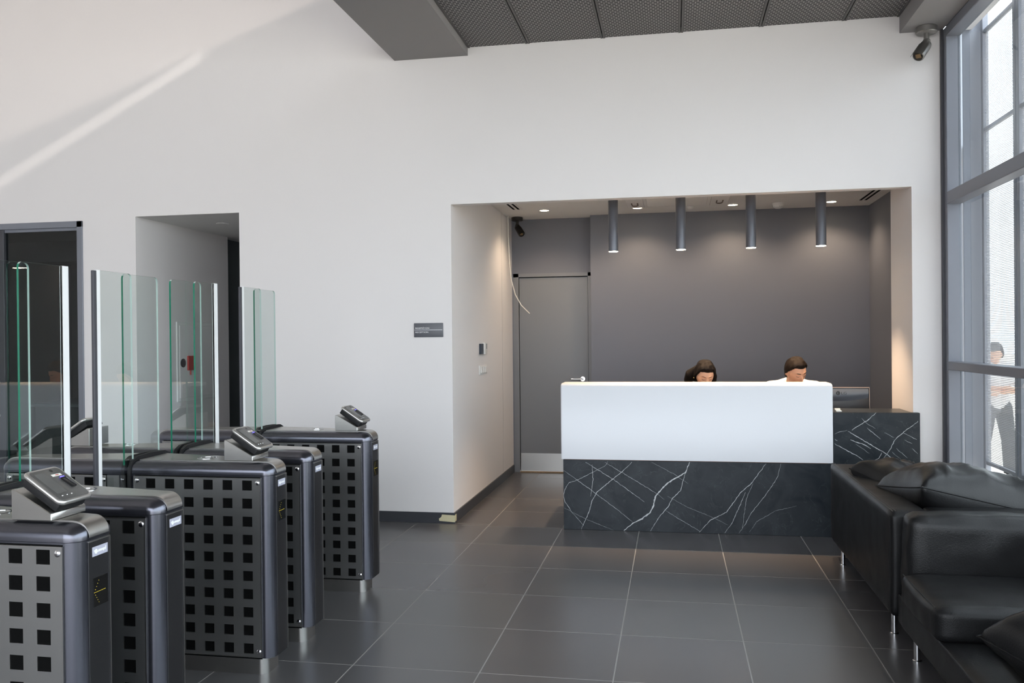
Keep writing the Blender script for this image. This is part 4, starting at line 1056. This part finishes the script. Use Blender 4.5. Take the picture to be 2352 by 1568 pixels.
# masking tape on the baseboard corner
mb = MB(); mb.prism([(-1.02, .018), (-.888, .010), (-.888, .066), (-.997, .070), (-1.003, .05), (-1.023, .036)], -.0135, -.0121, 'Y'); mb.box(-.8879, -.8865, -.0135, .035, .016, .070)
tag(mb.build('tape_strip', tape, smooth=False), 'torn beige masking tape around the baseboard corner', 'tape')

# fire hose cabinet in the corridor
fh = tag(empty('fire_cabinet', (-3.745, .98, 1.31)), 'white fire hose cabinet on the corridor wall, seen through the glass', 'cabinet')
mb = MB(); mb.box(0, .012, -.37, .37, -.38, .38, .003, 1); mb.build('frame', plastic_w, fh)
mb = MB(); mb.box(.0125, .018, -.335, .335, -.345, .345, .002, 1); mb.build('cabinet_door', white, fh)
mb = MB(); mb.lathe([(.042, 0), (.042, .006), (.026, .008), (.024, .002), (0, .002)], n=28, M=Matrix.Translation((.018, -.285, -.012)) @ Matrix.Rotation(PI/2, 4, 'Y')); mb.build('latch_ring', blackpl, fh)
mb = MB(); mb.box(.018, .034, -.215, -.11, -.085, .055, .004, 1); mb.cyl((.026, -.165, -.085), (.026, -.165, -.13), .006); mb.build('call_point', redp, fh)

# table inside the dark room
tb = tag(empty('side_table', (-4.62, .55, 0)), 'dark table with pale top in the unlit room', 'table')
mb = MB(); mb.box(-.5, .22, -.2, .5, .90, .93, .003, 1); mb.build('table_top', plastic_g, tb)
mb = MB(); mb.box(-.46, .18, -.16, .46, 0, .90); mb.build('table_body', roomdark, tb, smooth=False)

# ================================================================== SOFAS
def puffy(name, m, parent, c, size, bulge=.02, rad=.05, seed=1, wr=.004, seams=True, rot=None, n=18):
    """upholstered block: rounded box whose faces swell and crease a little"""
    mb = MB(); bm = mb.bm
    bmesh.ops.create_cube(bm, size=2.); bmesh.ops.subdivide_edges(bm, edges=bm.edges, cuts=n, use_grid_fill=True)
    hx, hy, hz = [s/2 for s in size]
    for v in bm.verts:
        p = v.co; q = Vector((p.x*hx, p.y*hy, p.z*hz))
        inner = Vector((max(-hx+rad, min(hx-rad, q.x)), max(-hy+rad, min(hy-rad, q.y)), max(-hz+rad, min(hz-rad, q.z))))
        d = q-inner
        if d.length > 1e-6:
            dn = d.normalized(); k = sum(1 for a in (d.x, d.y, d.z) if abs(a) > 1e-6)
            q = inner+dn*rad
        ax = max(range(3), key=lambda i: abs((p.x, p.y, p.z)[i])); w = 1.
        for i in range(3):
            if i != ax: w *= (1-abs((p.x, p.y, p.z)[i])**2.5)
        nrm = Vector((0, 0, 0)); nrm[ax] = math.copysign(1, p[ax])
        q += nrm*bulge*w
        s_ = Vector((q.x*9+seed*7, q.y*9, q.z*9+seed))
        q += nrm*wr*mnoise.noise(s_)*1.5
        v.co = q
    o_ = mb
    Mx = Matrix.Translation(c) @ (rot.to_4x4() if rot else Matrix())
    bmesh.ops.transform(bm, matrix=Mx, verts=bm.verts)
    return mb.build(name, m, parent, ang=80)
def stitch(parent, pts, r=.0022):
    mb = MB(); mb.tube(pts, r, 6); return mb.build('stitched_seam', leather2, parent)
def sleg(parent, x, y, h=.115):
    mb = MB(); mb.cyl((x, y, .006), (x, y, h), .0145, n=20); mb.lathe([(.020, 0), (.020, .006), (.0145, .009)], c=(x, y, 0), n=20); return mb.build('leg', chrome, parent)
# sofa turned with its back to the room
s1 = tag(empty('sofa', (2.35, -1.5, 0)), 'black leather sofa seen from its back, loose cushions heaped on it', 'sofa')
o = s1.location
def L(x, y, z): return Vector((x-o.x, y-o.y, z))
puffy('backrest', leather, s1, L(2.015, -1.475, .37), (.19, 1.70, .52), .004, .022, 1, .0015)
puffy('armrest', leather, s1, L(2.41, -.735, .365), (.60, .21, .525), .010, .03, 2, .003)
puffy('armrest', leather, s1, L(2.41, -2.22, .365), (.60, .20, .53), .004, .03, 3, .003)
puffy('base', leather, s1, L(2.42, -1.48, .20), (.62, 1.30, .17), .004, .02, 4, .002)
puffy('seat_cushion', leather2, s1, L(2.41, -1.48, .36), (.60, 1.27, .17), .025, .05, 5, .005)
stitch(s1, [L(1.935, y, .631) for y in (-.64, -1.0, -1.5, -2.0, -2.31)]); stitch(s1, [L(1.949, y, .632) for y in (-.64, -1.0, -1.5, -2.0, -2.31)], .0016)
stitch(s1, [L(1.921, -2.305, z) for z in (.13, .3, .5, .61)])
for x, y in ((1.955, -.90), (1.955, -2.235), (2.66, -.90), (2.66, -2.235)): sleg(s1, x-o.x, y-o.y)
# sofa facing the room
s2 = tag(empty('sofa', (2.38, -3.4, 0)), 'black leather sofa at the lower right corner with chrome legs', 'sofa')
o = s2.location
puffy('armrest', leather2, s2, L(2.39, -2.442, .40), (.86, .175, .50), .012, .045, 6, .005)
puffy('base', leather, s2, L(2.38, -3.45, .175), (.89, 2.16, .15), .004, .018, 7, .002)
puffy('seat_cushion', leather, s2, L(2.30, -2.805, .315), (.77, .565, .145), .014, .035, 8, .004)
puffy('seat_cushion', leather, s2, L(2.42, -3.55, .275), (.60, .86, .10), .012, .035, 9, .004)
puffy('backrest', leather, s2, L(2.735, -3.45, .43), (.17, 1.86, .46), .02, .05, 10, .004)
stitch(s2, [L(1.921, y, .383) for y in (-2.55, -2.7, -2.9, -3.06)])
for x, y in ((1.965, -2.61), (1.965, -4.3), (2.76, -2.61), (2.76, -4.3)): sleg(s2, x-o.x, y-o.y, .105)

def cushion(label, c, size, rot, seed):
    """loose leather cushion: thin corners, thick middle, creased"""
    root = tag(empty('leather_cushion', c), label, 'cushion', 'loose black leather cushions'); root.rotation_euler = rot
    mb = MB(); bm = mb.bm; N = 44; top = {}; bot = {}
    hx, hy, hz = [s/2 for s in size]
    for i in range(N+1):
        for j in range(N+1):
            u = -1+2*i/N; v = -1+2*j/N
            t = (max(0, 1-abs(u)**3.2)*max(0, 1-abs(v)**3.2))**.42
            px = u*hx*(1-.07*(1-abs(v)**2)*abs(u)**3); py = v*hy*(1-.07*(1-abs(u)**2)*abs(v)**3)
            nz = mnoise.noise(Vector((px*11+seed, py*11, seed*3)))
            cr = (1-abs(mnoise.noise(Vector((px*7+seed*5, py*4+u*v*2, seed)))))**6
            edge = t*(1-t)*4
            z = hz*t+.014*nz*t+.022*(cr-.35)*t
            top[i, j] = bm.verts.new((px, py, z))
            bot[i, j] = top[i, j] if i in (0, N) or j in (0, N) else bm.verts.new((px, py, -hz*t*.85+.008*nz*t))
    for i in range(N):
        for j in range(N):
            bm.faces.new((top[i, j], top[i+1, j], top[i+1, j+1], top[i, j+1]))
            f = [bot[i, j], bot[i, j+1], bot[i+1, j+1], bot[i+1, j]]
            if len(set(f)) == 4 and set(f) != {top[i, j], top[i+1, j], top[i+1, j+1], top[i, j+1]}: bm.faces.new(f)
    mb.build('cover', leather2, root, ang=120)
    P = []
    for k in range(81):
        t = k/80*4; s_, q = int(t) % 4, (t % 1)*2-1
        u, v = [(q, -1), (1, q), (-q, 1), (-1, -q)][s_]
        P.append((u*hx*(1-.07*(1-abs(v)**2)), v*hy*(1-.07*(1-abs(u)**2)), 0))
    mb = MB(); mb.tube(P, .0042, 8); mb.build('piping', leather, root)
    return root
cushion('big creased black cushion lying across the sofa with its back to the room', (2.44, -1.86, .600), (.80, .62, .36), (R(-9), R(13), R(6)), 1.7)
cushion('smaller black cushion half hidden behind the big creased one', (2.25, -1.25, .585), (.46, .46, .26), (R(12), R(10), R(30)), 4.2)
cushion('brownish black cushion on the front sofa in the lower right corner', (2.40, -3.60, .40), (.72, .62, .28), (R(4), R(-6), R(15)), 8.1)
